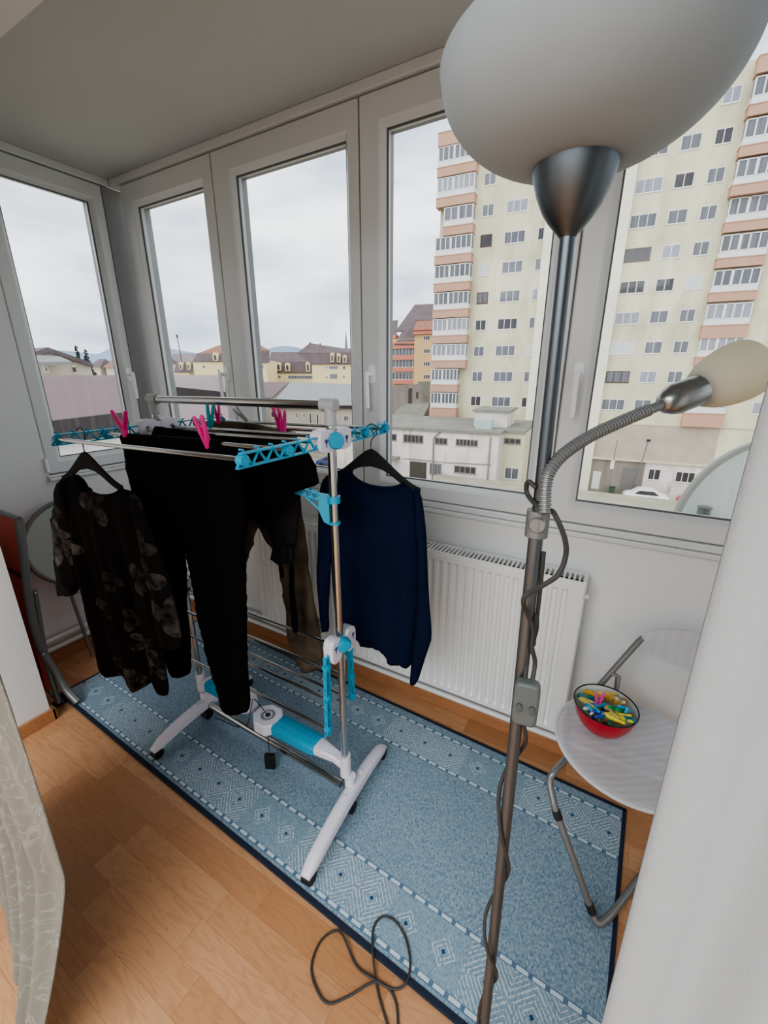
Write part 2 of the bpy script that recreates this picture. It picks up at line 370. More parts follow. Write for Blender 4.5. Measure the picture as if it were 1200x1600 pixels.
# left window: local x runs along world +y
ML = Matrix(((0,-1,0,XL),(1,0,0,.967),(0,0,1,0),(0,0,0,1)))
lw = make_window(6, ML, .53, 1.01, 2.417, .077, .462, 1.09, 2.33, M['glass_dirty'], handle=.497)
make_window(7, Matrix(((0,1,0,XR),(-1,0,0,YW-.02),(0,0,1,0),(0,0,0,1))), .82, ZS, 2.417, .09, .73, 1.09, 2.33, M['glass'])  # unseen end window, added to throw light on the left wall and frames
h = MB()
for zz in (1.06, 2.30): h.tube([(XL+.004,.966,zz-.035),(XL+.004,.966,zz+.035)], .008, 10)
h.build('hinge', M['handle'], lw, smooth=True)

# ================================================================== RADIATOR + PIPES
rx0, rx1, rz0, rz1 = -1.62, -.046, .185, .832
rt = thing('radiator', 'white ribbed panel radiator with top grille under the windows', 'radiator', ((rx0+rx1)/2, 1.47, rz0))
b = MB(); yf = 1.438                                            # ribbed front panel
prof = []; n = int((rx1-rx0-.06)/.0333)
ys = [(rx0, yf+.012), (rx0+.004, yf), (rx0+.03, yf)]
for i in range(n):
    xa = rx0+.03+i*.0333
    ys += [(xa+.006, yf), (xa+.011, yf+.009), (xa+.0225, yf+.009), (xa+.0275, yf)]
ys += [(rx1-.03, yf), (rx1-.004, yf), (rx1, yf+.012)]
za, zb = rz0+.035, rz1-.05
flat = [(x, yf) if abs(y-yf-.009) < 1e-6 else (x, y) for x, y in ys]
rings = [[(x,y+.006,rz0) for x,y in flat], [(x,y,rz0+.004) for x,y in flat], [(x,y,za-.014) for x,y in flat], [(x,y,za) for x,y in ys], [(x,y,zb) for x,y in ys], [(x,y,zb+.014) for x,y in flat], [(x,y,rz1-.018) for x,y in flat], [(x,y+.006,rz1-.012) for x,y in flat]]
b.loft(rings, False, False); b.build('front_panel', M['radiator'], rt, smooth=True, auto=22)
b = MB(); b.box((rx0+.004,1.448,rz0),(rx1-.004,1.452,rz1-.014)); b.box((rx0+.004,1.518,rz0),(rx1-.004,1.524,rz1-.014)); b.build('rear_panel', M['radiator'], rt)
for xa in (rx0, rx1-.012): MB().box((xa,1.444,rz0+.01),(xa+.012,1.526,rz1)).build('side_cover', M['radiator'], rt, bevel=.003)
b = MB(); b.box((rx0+.012,1.441,rz1-.012),(rx1-.012,1.447,rz1)); b.box((rx0+.012,1.52,rz1-.012),(rx1-.012,1.526,rz1))
n = int((rx1-rx0-.03)/.0165)
for i in range(n+1):
    xa = rx0+.013+i*.0165; b.box((xa,1.447,rz1-.012),(xa+.006,1.52,rz1-.001))
b.build('top_grille', M['radiator'], rt)
MB().box((rx0+.014,1.453,rz1-.03),(rx1-.014,1.517,rz1-.026)).build('painted_fin_shade', M['slot'], rt)  # near-black sheet that paints the shade below the grille
MB().tube([(rx1,1.485,rz1-.07),(rx1+.012,1.485,rz1-.07)], .009, 12).build('bleed_valve', M['radiator'], rt, smooth=True)
for xa in (rx0+.2, rx1-.2): MB().box((xa,1.524,rz0+.05),(xa+.03,YW-.0005,rz1-.1)).build('bracket', M['radiator'], rt)
for nm, zz, lb in (('heating_pipe', .15, 'white heating pipe along the walls near the floor, upper of two'), ('heating_pipe', .096, 'white heating pipe along the walls near the floor, lower of two')):
    b = MB(); b.tube([(XL+.03,.6,zz),(XL+.03,YW-.05,zz),(XL+.05,YW-.032,zz),(XR-.05,YW-.032,zz)], .0125, 10)
    o = b.build(nm, M['radiator'], None, smooth=True); tag(o, lb, 'pipe', 'heating pipes along the skirting')
for yy in (.95, 1.35):
    b = MB()
    for zz in (.15,.096): b.tube([(XL+.03,yy-.012,zz),(XL+.03,yy+.012,zz)], .0165, 12)
    b.box((XL,yy-.008,.085),(XL+.03,yy+.008,.16))
    tag(b.build('pipe_clip', M['radiator'], None, bevel=.002), 'white plastic pipe clip on left wall, %s' % ('nearer the red folded table' if yy < 1 else 'nearer the window corner'), 'pipe clip', 'pipe clips on the left wall')

# ================================================================== RUG
def rug_mat():
    m = mat('blue_rug_pile', (.2,.3,.4), .98, spec=.1); b = NB(m); nt = m.node_tree; p = nt.nodes['Principled BSDF']
    tc = b.n('ShaderNodeTexCoord'); sx = b.n('ShaderNodeSeparateXYZ'); nt.links.new(tc.outputs['Object'], sx.inputs[0])
    u, v = sx.outputs[0], sx.outputs[1]
    def band(x, lo, hi): return b.m('MULTIPLY', b.m('GREATER_THAN', x, lo), b.m('LESS_THAN', x, hi))
    wn = b.n('ShaderNodeTexNoise'); wn.inputs['Scale'].default_value = 190; wn.inputs['Detail'].default_value = 3; nt.links.new(tc.outputs['Object'], wn.inputs['Vector'])
    mp = b.n('ShaderNodeMapping'); mp.inputs['Scale'].default_value = (240, 90, 1); mp.inputs['Rotation'].default_value = (0,0,.6); nt.links.new(tc.outputs['Object'], mp.inputs[0])
    wn2 = b.n('ShaderNodeTexNoise'); wn2.inputs['Scale'].default_value = 1; nt.links.new(mp.outputs[0], wn2.inputs['Vector'])
    big = b.n('ShaderNodeTexNoise'); big.inputs['Scale'].default_value = 3; nt.links.new(tc.outputs['Object'], big.inputs['Vector'])
    fac = b.m('ADD', b.m('MULTIPLY', wn.outputs['Fac'], .5), b.m('MULTIPLY', wn2.outputs['Fac'], .5))
    rr = b.n('ShaderNodeMapRange'); rr.inputs[1].default_value = .36; rr.inputs[2].default_value = .66; nt.links.new(fac, rr.inputs[0])
    base = b.mix(rr.outputs[0], (*srgb(96,122,142),1), (*srgb(174,191,201),1))
    base = b.mix(b.m('MULTIPLY', big.outputs['Fac'], .35), base, (*srgb(110,138,158),1))
    # two ornamental bands
    vf = b.m('MINIMUM', b.m('ABSOLUTE', b.m('SUBTRACT', v, .103)), b.m('ABSOLUTE', b.m('SUBTRACT', v, .69)))
    inb = b.m('LESS_THAN', vf, .068)
    cell = .117
    k = b.m('FLOOR', b.m('DIVIDE', u, cell))
    uu = b.m('ABSOLUTE', b.m('SUBTRACT', b.m('SUBTRACT', u, b.m('MULTIPLY', k, cell)), cell/2))
    dd = b.m('ADD', uu, vf)                       # diamond distance
    rings = b.m('LESS_THAN', b.m('ABSOLUTE', b.m('SUBTRACT', b.m('FRACT', b.m('DIVIDE', dd, .0135)), .5)), .13)
    d2 = b.m('ADD', b.m('SUBTRACT', cell/2, uu), b.m('SUBTRACT', .066, vf))
    r2 = b.m('LESS_THAN', b.m('ABSOLUTE', b.m('SUBTRACT', b.m('FRACT', b.m('DIVIDE', d2, .0135)), .5)), .10)
    # sections: full concentric rings, then plain net
    sec = b.m('GREATER_THAN', b.m('FRACT', b.m('DIVIDE', b.m('ADD', k, .5), 5)), .42)
    inside = b.m('LESS_THAN', dd, .061)
    lines = b.m('ADD', b.m('MULTIPLY', inside, b.m('MULTIPLY', rings, b.m('MAXIMUM', sec, b.m('LESS_THAN', dd, .045)))), b.m('MULTIPLY', b.m('SUBTRACT', 1, inside), b.m('MULTIPLY', r2, sec)))
    lines = b.m('MULTIPLY', b.m('MULTIPLY', lines, inb), b.m('GREATER_THAN', wn2.outputs['Fac'], .42))
    bc = b.mix(b.m('MULTIPLY', inb, .35), base, (*srgb(144,168,182),1))
    bc = b.mix(b.m('MULTIPLY', lines, .85), bc, (*srgb(216,222,220),1))
    bc = b.mix(b.m('MULTIPLY', inb, b.m('LESS_THAN', dd, .0075)), bc, (*srgb(50,84,116),1))
    # dashed lines beside the bands
    dash = b.m('MULTIPLY', b.m('GREATER_THAN', vf, .069), b.m('LESS_THAN', vf, .079))
    edge = b.m('MULTIPLY', b.m('GREATER_THAN', vf, .067), b.m('LESS_THAN', vf, .082))
    on = b.m('LESS_THAN', b.m('FRACT', b.m('DIVIDE', u, .043)), .72)
    bc = b.mix(b.m('MULTIPLY', edge, .8), bc, (*srgb(84,112,138),1))
    bc = b.mix(b.m('MULTIPLY', dash, on), bc, (*srgb(200,212,216),1))
    nt.links.new(bc, p.inputs['Base Color'])
    bp = b.n('ShaderNodeBump'); bp.inputs['Strength'].default_value = .5; bp.inputs['Distance'].default_value = .004; nt.links.new(fac, bp.inputs['Height']); nt.links.new(bp.outputs[0], p.inputs['Normal'])
    return m
rug_ang = math.radians(-1.96); ro = Vector((-2.152, .6655, 0))
rug = thing('rug', 'long blue woven rug with diamond borders and navy binding on the floor', 'rug', ro, rug_ang)
U0, U1, V1 = -.075, 2.327, .812
MB().box((U0+.008,.008,0.001),(U1-.008,V1-.008,.008)).build('pile', rug_mat(), rug, keep=True)
b = MB(); b.tube([(U0,0,.005),(U1,0,.005),(U1,V1,.005),(U0,V1,.005),(U0,0,.005)], .0055, 6)
b.box((U0,0,.001),(U1,.011,.0095)); b.box((U1-.011,0,.001),(U1,V1,.0095)); b.box((U0,V1-.01,.001),(U1,V1,.0095)); b.box((U0,0,.001),(U0+.008,V1,.0095))
b.build('binding', mat('navy_rug_binding', srgb(34,43,62), .9, var=.2, vscale=60), rug, keep=True)
RZ = .0085   # top of rug

# ================================================================== DRYING RACK
def lerp(a, b, t): return Vector(a)*(1-t)+Vector(b)*t
RPB, RPT = Vector((-.689,.921,.05)), Vector((-.695,.919,1.405))
LPB, LPT = Vector((-1.492,.943,.05)), Vector((-1.466,.917,1.40))
def rp(z): return lerp(RPB, RPT, (z-RPB.z)/(RPT.z-RPB.z))
def lp(z): return lerp(LPB, LPT, (z-LPB.z)/(LPT.z-LPB.z))
rack = thing('drying_rack', 'tall wheeled clothes drying rack with steel poles and turquoise arms standing on the blue rug', 'drying rack', (-1.09,.92,RZ))
def steel(name, pts, r, m='chrome', parent=rack, seg=12): return MB().tube(pts, r, seg).build(name, M[m], parent, smooth=True)
steel('pole', [RPB, RPT], .0125); steel('pole', [LPB, LPT], .0125)
top = steel('top_bar', [LPT+Vector((.0,0,.018)), RPT+Vector((0,0,.018))], .0125)
for P in (RPT, LPT):
    sg = 1 if P is RPT else -1
    b = MB(); b.tube([P+Vector((0,0,-.035)), P+Vector((0,0,.018))], .0165, 14); b.tube([P+Vector((-sg*.028,0,.018)), P+Vector((sg*.02,0,.018))], .0175, 14)
    b.build('corner_joint', M['lightgrey_pl'], rack, smooth=True, bevel=.002)
steel('spine_tube', [LPB+Vector((.02,-.004,.032)), RPB+Vector((-.02,0,.032))], .0145)
def foot(A, B, mid):
    """arched white plastic foot from A (near) to B (far)"""
    A, B = Vector(A), Vector(B); d = (B-A); rings = []
    L = d.length; d.normalize(); sd = Vector((d.y,-d.x,0))
    for i in range(17):
        t = i/16; arch = 1-(2*t-1)**2
        w = .0205+.003*arch; zt = .058+.046*arch**.8; zb = .036+.03*arch
        if i in (0,16): w *= .8; zt -= .008; zb += .004
        c = A + d*(L*t)
        rings.append([c+sd*(w*x)+Vector((0,0,RZ+zb+(zt-zb)*y)) for x,y in ((-1,0),(1,0),(1.0,.55),(.72,.92),(.3,1),(-.3,1),(-.72,.92),(-1.0,.55))])
    o = MB().loft(rings).build('foot', M['white_pl'], rack, smooth=True, auto=50)
    c = Vector(mid); b = MB()
    b.tube([Vector((c.x,c.y,RZ+.085)), Vector((c.x,c.y,RZ+.135))], .020, 16)
    for k in (-1,1): b.lathe([(.009,0),(.011,.003),(.006,.006)], Matrix.Translation(A+d*((c-A).dot(d)+k*.055)+Vector((0,0,RZ+.100))), 12)
    b.build('socket', M['white_pl'], o, smooth=True)
    for t in (.035,.50,.965):
        q = A+d*(L*t); b = MB(); rr = .021
        b.tube([q-sd*.016+Vector((0,0,RZ+rr)), q+sd*.016+Vector((0,0,RZ+rr))], rr, 16)
        b.tube([q+Vector((0,0,RZ+rr)), q+Vector((0,0,RZ+.044))], .009, 8)
        b.build('caster', M['black_pl'], o, smooth=True)
    return o
foot((-.642,.632,0),(-.676,1.165,0), (RPB.x+.018,RPB.y,0))
foot((-1.470,.672,0),(-1.468,1.19,0), (LPB.x+.010,LPB.y,0))
def truss(A, B, upv, hgt=.029, parent=rack, mname='aqua', nodes=(), name='folding_arm'):
    """flat lattice arm from hub A to tip B with little hooks along one side"""
    A, B = Vector(A), Vector(B); d = (B-A).normalized(); L = (B-A).length; u = Vector(upv); u = (u-d*u.dot(d)).normalized(); w = d.cross(u)
    b = MB(); h = hgt/2
    M4 = Matrix(((d.x,w.x,u.x,A.x),(d.y,w.y,u.y,A.y),(d.z,w.z,u.z,A.z),(0,0,0,1)))
    b.box((0,-.005,-h-.002),(L,.005,-h+.002), M4); b.box((0,-.006,h-.002),(L-.012,.006,h+.002), M4)
    n = max(4, int(L/.042)); st = L/n
    for i in range(n):
        p = [A+d*(st*i)+u*(-h), A+d*(st*(i+.5))+u*h, A+d*(st*(i+1))+u*(-h)]
        b.tube(p, .0034, 6)
        if i < n-1 or 1:      # hook
            q = A+d*(st*(i+.5))+u*h
            b.tube([q, q+u*.006, q+u*.009+d*.010], .0026, 6)
    o = b.build(name, M[mname], parent)
    for t in nodes:
        q = A+d*t
        b = MB(); b.tube([q-w*.009, q+w*.009], .0125, 14); b.tube([q-w*.011, q+w*.011], .006, 10); b.build('rod_socket', M[mname], o, smooth=True)
    return o
ZR, ZL = 1.331, 1.316
YF = (.605,.742,.872); YB = (.972,1.085,1.205)
for z_, X in ((ZR,-.69),(ZL,-1.472)):
    truss((X,.885,z_),(X,.588,z_-.002),(0,0,1), nodes=[.885-y for y in YF])
    truss((X,.955,z_),(X,1.222,z_+.003),(0,0,1), nodes=[y-.955 for y in YB], mname='aqua' if X > -1 else 'aqua_d')
for y in YF+YB: steel('drying_rod', [(-1.472,y,ZL),(-.69,y,ZR)], .0058)
def hub(P, zc, mark=True, sg=1, hang=False):
    """white bracket plates on both sides of a pole with a turquoise locking knob"""
    c = Vector((P.x,P.y,zc)); pl = MB()
    for k in (-1,1):
        yc = c.y+k*.038
        oct_ = [(.033*math.copysign(abs(math.cos(a))**.6, math.cos(a)), .030*math.copysign(abs(math.sin(a))**.6, math.sin(a))) for a in (2*PI*i/20 for i in range(20))]
        if hang: oct_ = [(y*.85, x*1.25-.012) for x,y in oct_]
        for xo in (-.018,):
            pl.prism(oct_, (xo,xo+.036), Matrix(((0,0,1,c.x),(1,0,0,yc),(0,1,0,c.z),(0,0,0,1))))
    pl.box((c.x-.0145,c.y-.045,c.z-.02),(c.x+.0145,c.y+.045,c.z+.02))
    pb = pl.build('arm_bracket', M['white_pl'], rack, bevel=.002)
    for k in (-1,1):    # little bird-foot arrow marks on the plates
        yc = c.y+k*.05; mk = MB(); xs = c.x+.0185
        for a in (-.6,0,.6): mk.tube([(xs,yc-k*.004,c.z-.006),(xs,yc-k*.004-.011*math.sin(a),c.z-.006+.014*math.cos(a))], .0015, 5)
        mk.tube([(xs,yc-k*.004,c.z-.006),(xs,yc-k*.004,c.z-.014)], .0015, 5)
        mk.build('arrow_mark', mat('navy_print', srgb(40,50,110), .5), pb)
    ax = Vector((sg*.86,-.5 if sg > 0 else -.1,0)).normalized(); kn = MB(); nn = 16
    prof = [(.010,-.01),(.017,.010),(.021,.014),(.022,.036),(.019,.041),(.0,.042)]
    kn.lathe(prof, axis_m(c, ax), 28)
    for i in range(nn):
        a = 2*PI*i/nn; m4 = axis_m(c, ax); kn.tube([m4@Vector((.0215*math.cos(a),.0215*math.sin(a),.016)), m4@Vector((.0215*math.cos(a),.0215*math.sin(a),.036))], .0018, 5)
    kn.build('locking_knob', M['aqua'], rack, smooth=True)
hub(rp(1.333), 1.333); hub(lp(1.322), 1.322, sg=-1)
hub(rp(.70), .70, hang=True); hub(lp(.69), .69, hang=True, sg=-1)
# lower pair of wings, folded down
for P, z_ in ((rp(.55), .685), (lp(.55), .675)):
    truss((P.x,P.y-.072,z_),(P.x,P.y-.082,z_-.30),(0,-1,0), hgt=.018, nodes=(.04,.15,.27))
    truss((P.x,P.y+.045,z_-.01),(P.x,P.y+.056,z_-.255),(0,1,0), hgt=.018, nodes=(.04,.15,.235))
for a, dz in ((-1,.045),(-1,.155),(-1,.275)): steel('drying_rod', [(lp(.5).x,lp(.5).y-.078,.675-dz),(rp(.5).x,rp(.5).y-.078,.685-dz)], .0050)
for dz in (.05,.16,.245): steel('drying_rod', [(lp(.5).x,lp(.5).y+.052,.665-dz),(rp(.5).x,rp(.5).y+.052,.675-dz)], .0050)
# clip-on hanger hook on the right pole
c = rp(1.14); b = MB()
b.tube([c+Vector((0,0,.014)), c+Vector((0,0,.034))], .0185, 16); b.tube([c+Vector((0,0,-.05)), c+Vector((0,0,-.042))], .0165, 16)
b.prism([(-.004,-.055),(-.004,.036),(-.034,.040),(-.036,-.012),(-.022,-.046)], (-.004,.004), Matrix(((.93,0,-.36,c.x-.012),(.36,0,.93,c.y),(0,1,0,c.z),(0,0,0,1))))
cl = b.build('hanger_clip', M['aqua'], rack, smooth=True, auto=30)
e = Vector((c.x-.012-.035*.93, c.y-.013, c.z)); dd = Vector((-.93,-.10,0)).normalized()
truss(e+Vector((.004,0,.028)), e+dd*.082+Vector((0,0,.042)), (0,0,1), hgt=.018, parent=cl, mname='aqua', name='lattice_hook')
MB().tube([e+Vector((.006,0,-.012)), e+dd*.045+Vector((0,0,.024))], .004, 8).build('stay', M['aqua'], cl, smooth=True)
# shoe-drying arms low on both poles
def shoe_arm(P, z, sg, L0, L1, head=True):
    c = Vector((P.x,P.y,z)); b = MB()
    b.tube([c+Vector((0,0,-.06)), c+Vector((0,0,.03))], .0195, 16)
    def sec(x, w, h, zz): return [c+Vector((sg*x, w*cx, zz+h*cz)) for cx,cz in ((-1,-.6),(-.7,-1),(.7,-1),(1,-.6),(1,.6),(.7,1),(-.7,1),(-1,.6))]
    b.loft([sec(.0,.015,.014,-.02), sec(.04,.020,.014,.0), sec(L0-.01,.030,.018,.005), sec(L0,.030,.018,.005)])
    o = b.build('shoe_dryer_arm', M['white_pl'], rack, smooth=True)
    g = MB(); g.loft([sec(L0,.034,.021,.005), sec(L0+.01,.037,.023,.005), sec(L1-.01,.040,.024,.005), sec(L1,.037,.022,.005)])
    gg = g.build('grip_sleeve', M['aqua'], o, smooth=True)
    d = MB()
    for i in range(9):
        for k in (-.55,.0,.55):
            q = c+Vector((sg*(L0+.016+(L1-L0-.03)*i/8), .038*k, .005+.0235)); d.lathe([(.0022,0),(.0022,.0012)], Matrix.Translation(q), 6)
    d.build('vent_hole', M['aqua_d'], gg)
    if head:
        hc = c+Vector((sg*(L1+.05),0,.004)); hb = MB()
        o8 = [(.062*math.cos(a)*1.05, .058*math.sin(a)) for a in (2*PI*(i+.5)/8 for i in range(8))]
        hb.prism(o8, (-.026,.024), Matrix.Translation(hc)); hh = hb.build('fan_head', M['white_pl'], o, bevel=.006)
        v = MB()
        for i in range(22):
            a = 2*PI*i/22; v.tube([hc+Vector((.018*math.cos(a),.018*math.sin(a),.0245)), hc+Vector((.029*math.cos(a),.029*math.sin(a),.0245))], .0016, 5)
        v.lathe([(.011,.024),(.011,.0252)], Matrix.Translation(hc), 16)
        v.build('fan_grille', M['dark_pl'], hh)
    return o
shoe_arm(rp(.2), .20, -1, .120, .318)
shoe_arm(lp(.2), .21, 1, .07, .22)
# black box on a cord
ad = thing('power_adapter', 'small black box hanging on a thin cord beside the round fan head', 'adapter', (-1.018,.872,.04))
MB().prism([(-.020,-.034),(.020,-.034),(.020,.034),(-.020,.034)], (-.009,.009), Matrix(((.9,0,.43,-1.018),(.43,0,-.9,.872),(0,1,0,.062),(0,0,0,1)))).build('case', M['black_pl'], ad, bevel=.003)
MB().tube(bez([(-1.018,.872,.094),(-1.03,.885,.13),(-1.045,.90,.18),(-1.06,.92,.228)],5), .002, 6).build('cord', M['black_pl'], ad, smooth=True)
MB().tube(bez([(-1.06,.92,.228),(-1.10,.90,.30),(-1.14,.915,.24),(-1.2,.925,.10),(-1.27,.92,.067),(-1.36,.925,.05),(-1.42,.93,.03)],6), .0018, 6).build('lead', M['black_pl'], ad, smooth=True)

# ================================================================== CLOTHES
def garment(name, poly, P, ddir, T, m, parent=None, fold=None, seed=0, sp=.014, round_=1, R=.05):
    """closed soft sheet: outline poly in (a, z) on the vertical plane through P along ddir, puffed to thickness T with hanging folds"""
    ddir = Vector((ddir[0],ddir[1],0)).normalized(); nrm = Vector((ddir.y,-ddir.x,0))
    pts = [Vector(p) for p in poly]
    for _ in range(round_):
        q = []
        for i in range(len(pts)):
            a, b = pts[i], pts[(i+1)%len(pts)]; q += [a.lerp(b,.25), a.lerp(b,.75)]
        pts = q
    dense = []
    for i in range(len(pts)):
        a, b = pts[i], pts[(i+1)%len(pts)]; k = max(1, int((b-a).length/sp))
        for j in range(k): dense.append(a.lerp(b, j/k))
    clean = [dense[0]]
    for p in dense[1:]:
        if (p-clean[-1]).length > .003: clean.append(p)
    if (clean[0]-clean[-1]).length <= .003: clean.pop()
    dense = clean; nb = len(dense); rnd = random.Random(seed)
    def inside(x, y):
        c = False
        for i in range(nb):
            a, b = dense[i], dense[i-1]
            if (a.y > y) != (b.y > y) and x < (b.x-a.x)*(y-a.y)/(b.y-a.y)+a.x: c = not c
        return c
    def dist(x, y):
        return min((p.x-x)**2+(p.y-y)**2 for p in dense)**.5
    x0 = min(p.x for p in dense); x1 = max(p.x for p in dense); z0 = min(p.y for p in dense); z1 = max(p.y for p in dense)
    vs = [p.copy() for p in dense]; dd = [0]*nb; z = z0; row = 0
    while z < z1:
        x = x0 + (sp/2 if row % 2 else 0)
        while x < x1:
            px, pz = x+rnd.uniform(-.15,.15)*sp, z+rnd.uniform(-.15,.15)*sp
            if inside(px, pz):
                d = dist(px, pz)
                if d > sp*.6: vs.append(Vector((px,pz))); dd.append(d)
            x += sp
        z += sp; row += 1
    r = geometry.delaunay_2d_cdt(vs, [(i,(i+1)%nb) for i in range(nb)], [], 1, 1e-5)
    V, F, orig = r[0], r[2], r[3]
    me_v = []; bm = bmesh.new(); fr = []; bk = []
    for i, p in enumerate(V):
        o = orig[i][0] if orig[i] else 0
        d = dd[o] if o < len(dd) else 0
        f = fold(p.x, p.y) if fold else 0
        f += .006*noise.noise(Vector((p.x*9+seed, p.y*7, seed)))
        t = T*min(1, d/R)**.5
        base = Vector(P)+ddir*p.x; base = Vector((base.x,base.y,p.y))
        a = bm.verts.new(base+nrm*(f+t)); fr.append(a)
        bk.append(a if d == 0 else bm.verts.new(base+nrm*(f-t)))
    for t in F:
        if len(set(t)) < 3: continue
        for L in ([fr[i] for i in t], [bk[i] for i in reversed(t)]):
            try: bm.faces.new(L)
            except ValueError: pass
    mb = MB(); mb.bm.free(); mb.bm = bm
    return mb.build(name, m, parent, smooth=True, auto=180)
def outline(pix, P, ddir):
    """outline points read on the garment's own vertical plane, in metres along the plane and up"""
    d = Vector((ddir[0],ddir[1],0)).normalized(); nrm = Vector((d.y,-d.x,0)); out = []
    for x, y in pix:
        q = onplane(x, y, P, nrm); out.append(((q-Vector((P[0],P[1],q.z))).dot(d), q.z))
    return out
def folds(amp, k, ph=0, lean=0.0):
    return lambda a, z: amp*math.sin(k*(a+lean*z)+ph)*(.55+.45*math.sin(2.1*z+ph))+amp*.45*math.sin(2.3*k*(a-lean*z)+1.7*ph)
M['blackcloth'] = cloth_mat('black_cotton', (.0022,.0022,.0028), 0, var=.3, vscale=5)
M['blackcloth2'] = cloth_mat('black_jersey', (.003,.003,.0034), 0, var=.3, vscale=5)
M['khaki'] = cloth_mat('dark_khaki_cotton', srgb(108,97,81), .05, var=.5, vscale=7, col2=srgb(66,58,49), bump=.4, bscale=60)
M['darkblouse'] = cloth_mat('charcoal_blouse', srgb(40,38,42), .12, var=.3, vscale=6)
M['navy'] = cloth_mat('navy_knit', srgb(20,31,60), .03, var=.3, vscale=5, bump=.5, bscale=420)
def floral_mat():
    m = cloth_mat('dark_floral_print', (.02,.018,.016), .05); b = NB(m); nt = m.node_tree; p = nt.nodes['Principled BSDF']
    tc = b.n('ShaderNodeTexCoord'); sx = b.n('ShaderNodeSeparateXYZ'); nt.links.new(tc.outputs['Object'], sx.inputs[0])
    def layer(scale, off, r0, petals, keep):
        cv = b.n('ShaderNodeCombineXYZ'); nt.links.new(b.m('ADD', sx.outputs[0], off), cv.inputs[0]); nt.links.new(b.m('ADD', sx.outputs[2], off*1.7), cv.inputs[1])
        v = b.n('ShaderNodeTexVoronoi', voronoi_dimensions='2D'); v.inputs['Scale'].default_value = scale; v.inputs['Randomness'].default_value = .75; nt.links.new(cv.outputs[0], v.inputs['Vector'])
        sb = b.n('ShaderNodeVectorMath', operation='SUBTRACT'); nt.links.new(cv.outputs[0], sb.inputs[0]); nt.links.new(v.outputs['Position'], sb.inputs[1])
        s2 = b.n('ShaderNodeSeparateXYZ'); nt.links.new(sb.outputs[0], s2.inputs[0])
        cs = b.n('ShaderNodeSeparateColor'); nt.links.new(v.outputs['Color'], cs.inputs[0])
        th = b.m('ADD', b.m('ARCTAN2', s2.outputs[1], s2.outputs[0]), b.m('MULTIPLY', cs.outputs[0], 6.28))
        ln = b.n('ShaderNodeVectorMath', operation='LENGTH'); nt.links.new(sb.outputs[0], ln.inputs[0])
        cc = b.m('ABSOLUTE', b.m('COSINE', b.m('MULTIPLY', th, petals/2)))
        rad = b.m('MULTIPLY', b.m('ADD', .28, b.m('MULTIPLY', cc, .72)), b.m('MULTIPLY', r0, b.m('ADD', .55, b.m('MULTIPLY', cs.outputs[1], .6))))
        ins = b.m('MULTIPLY', b.m('LESS_THAN', ln.outputs['Value'], rad), b.m('LESS_THAN', cs.outputs[2], keep)); ctr = b.m('GREATER_THAN', ln.outputs['Value'], r0*.13)
        shade = b.m('DIVIDE', ln.outputs['Value'], r0)
        return b.m('MULTIPLY', b.m('MULTIPLY', ins, ctr), b.m('ADD', .25, b.m('MULTIPLY', shade, .9)))
    f = b.m('MAXIMUM', layer(4.4, 3.17, .115, 7, .55), b.m('MULTIPLY', layer(6.2, 8.3, .075, 3, .6), .5))
    nn = b.n('ShaderNodeTexNoise'); nn.inputs['Scale'].default_value = 34; nn.inputs['Detail'].default_value = 5; nt.links.new(tc.outputs['Object'], nn.inputs['Vector'])
    f = b.m('MULTIPLY', f, b.m('MAXIMUM', .12, b.m('MULTIPLY', b.m('SUBTRACT', nn.outputs['Fac'], .34), 3.6)))
    f = b.m('MINIMUM', f, 1)
    c = b.mix(f, (*srgb(30,28,27),1), (*srgb(122,117,115),1))
    nt.links.new(c, p.inputs['Base Color']); return m
M['floral'] = floral_mat()

def hanger(label, hookp, ddir, halfL, halfR, drop, cat='clothes hanger', group='black clothes hangers', hooktop=None):
    """slim velvet hanger: wire hook over the arm, curved shoulders"""
    d = Vector((ddir[0],ddir[1],0)).normalized(); hp = Vector(hookp)
    t = thing('clothes_hanger', label, cat, hp, 0, group)
    w = MB(); z0 = hp.z
    w.tube(bez([hp+d*.004+Vector((0,0,-.075)), hp+Vector((0,0,-.05)), hp+d*.003+Vector((0,0,-.03)), hp+d*.02+Vector((0,0,-.012)), hp+d*.018+Vector((0,0,.010)), hp+Vector((0,0,.016)), hp-d*.016+Vector((0,0,.006))],6), .0017, 8)
    w.build('hook', M['dark_pl'], t, smooth=True)
    b = MB(); top = hp+Vector((0,0,-.085)); n = Vector((d.y,-d.x,0)); rings = []
    for i in range(33):
        s = -1+2*i/32; a = s*(halfL if s < 0 else halfR)
        q = abs(s); zz = -drop*(.62*(1-math.cos(PI*q))/2+.38*q); hh = .017*(1-.45*q)+.010*math.exp(-(q*4)**2)
        c = top+d*a+Vector((0,0,zz))
        rings.append([c+n*x+Vector((0,0,z*hh)) for x,z in ((-.003,-1),(.003,-1),(.005,0),(.003,1),(-.003,1),(-.005,0))])
    b.loft(rings); b.build('shoulder_bar', M['hanger'], t, smooth=True)
    return t
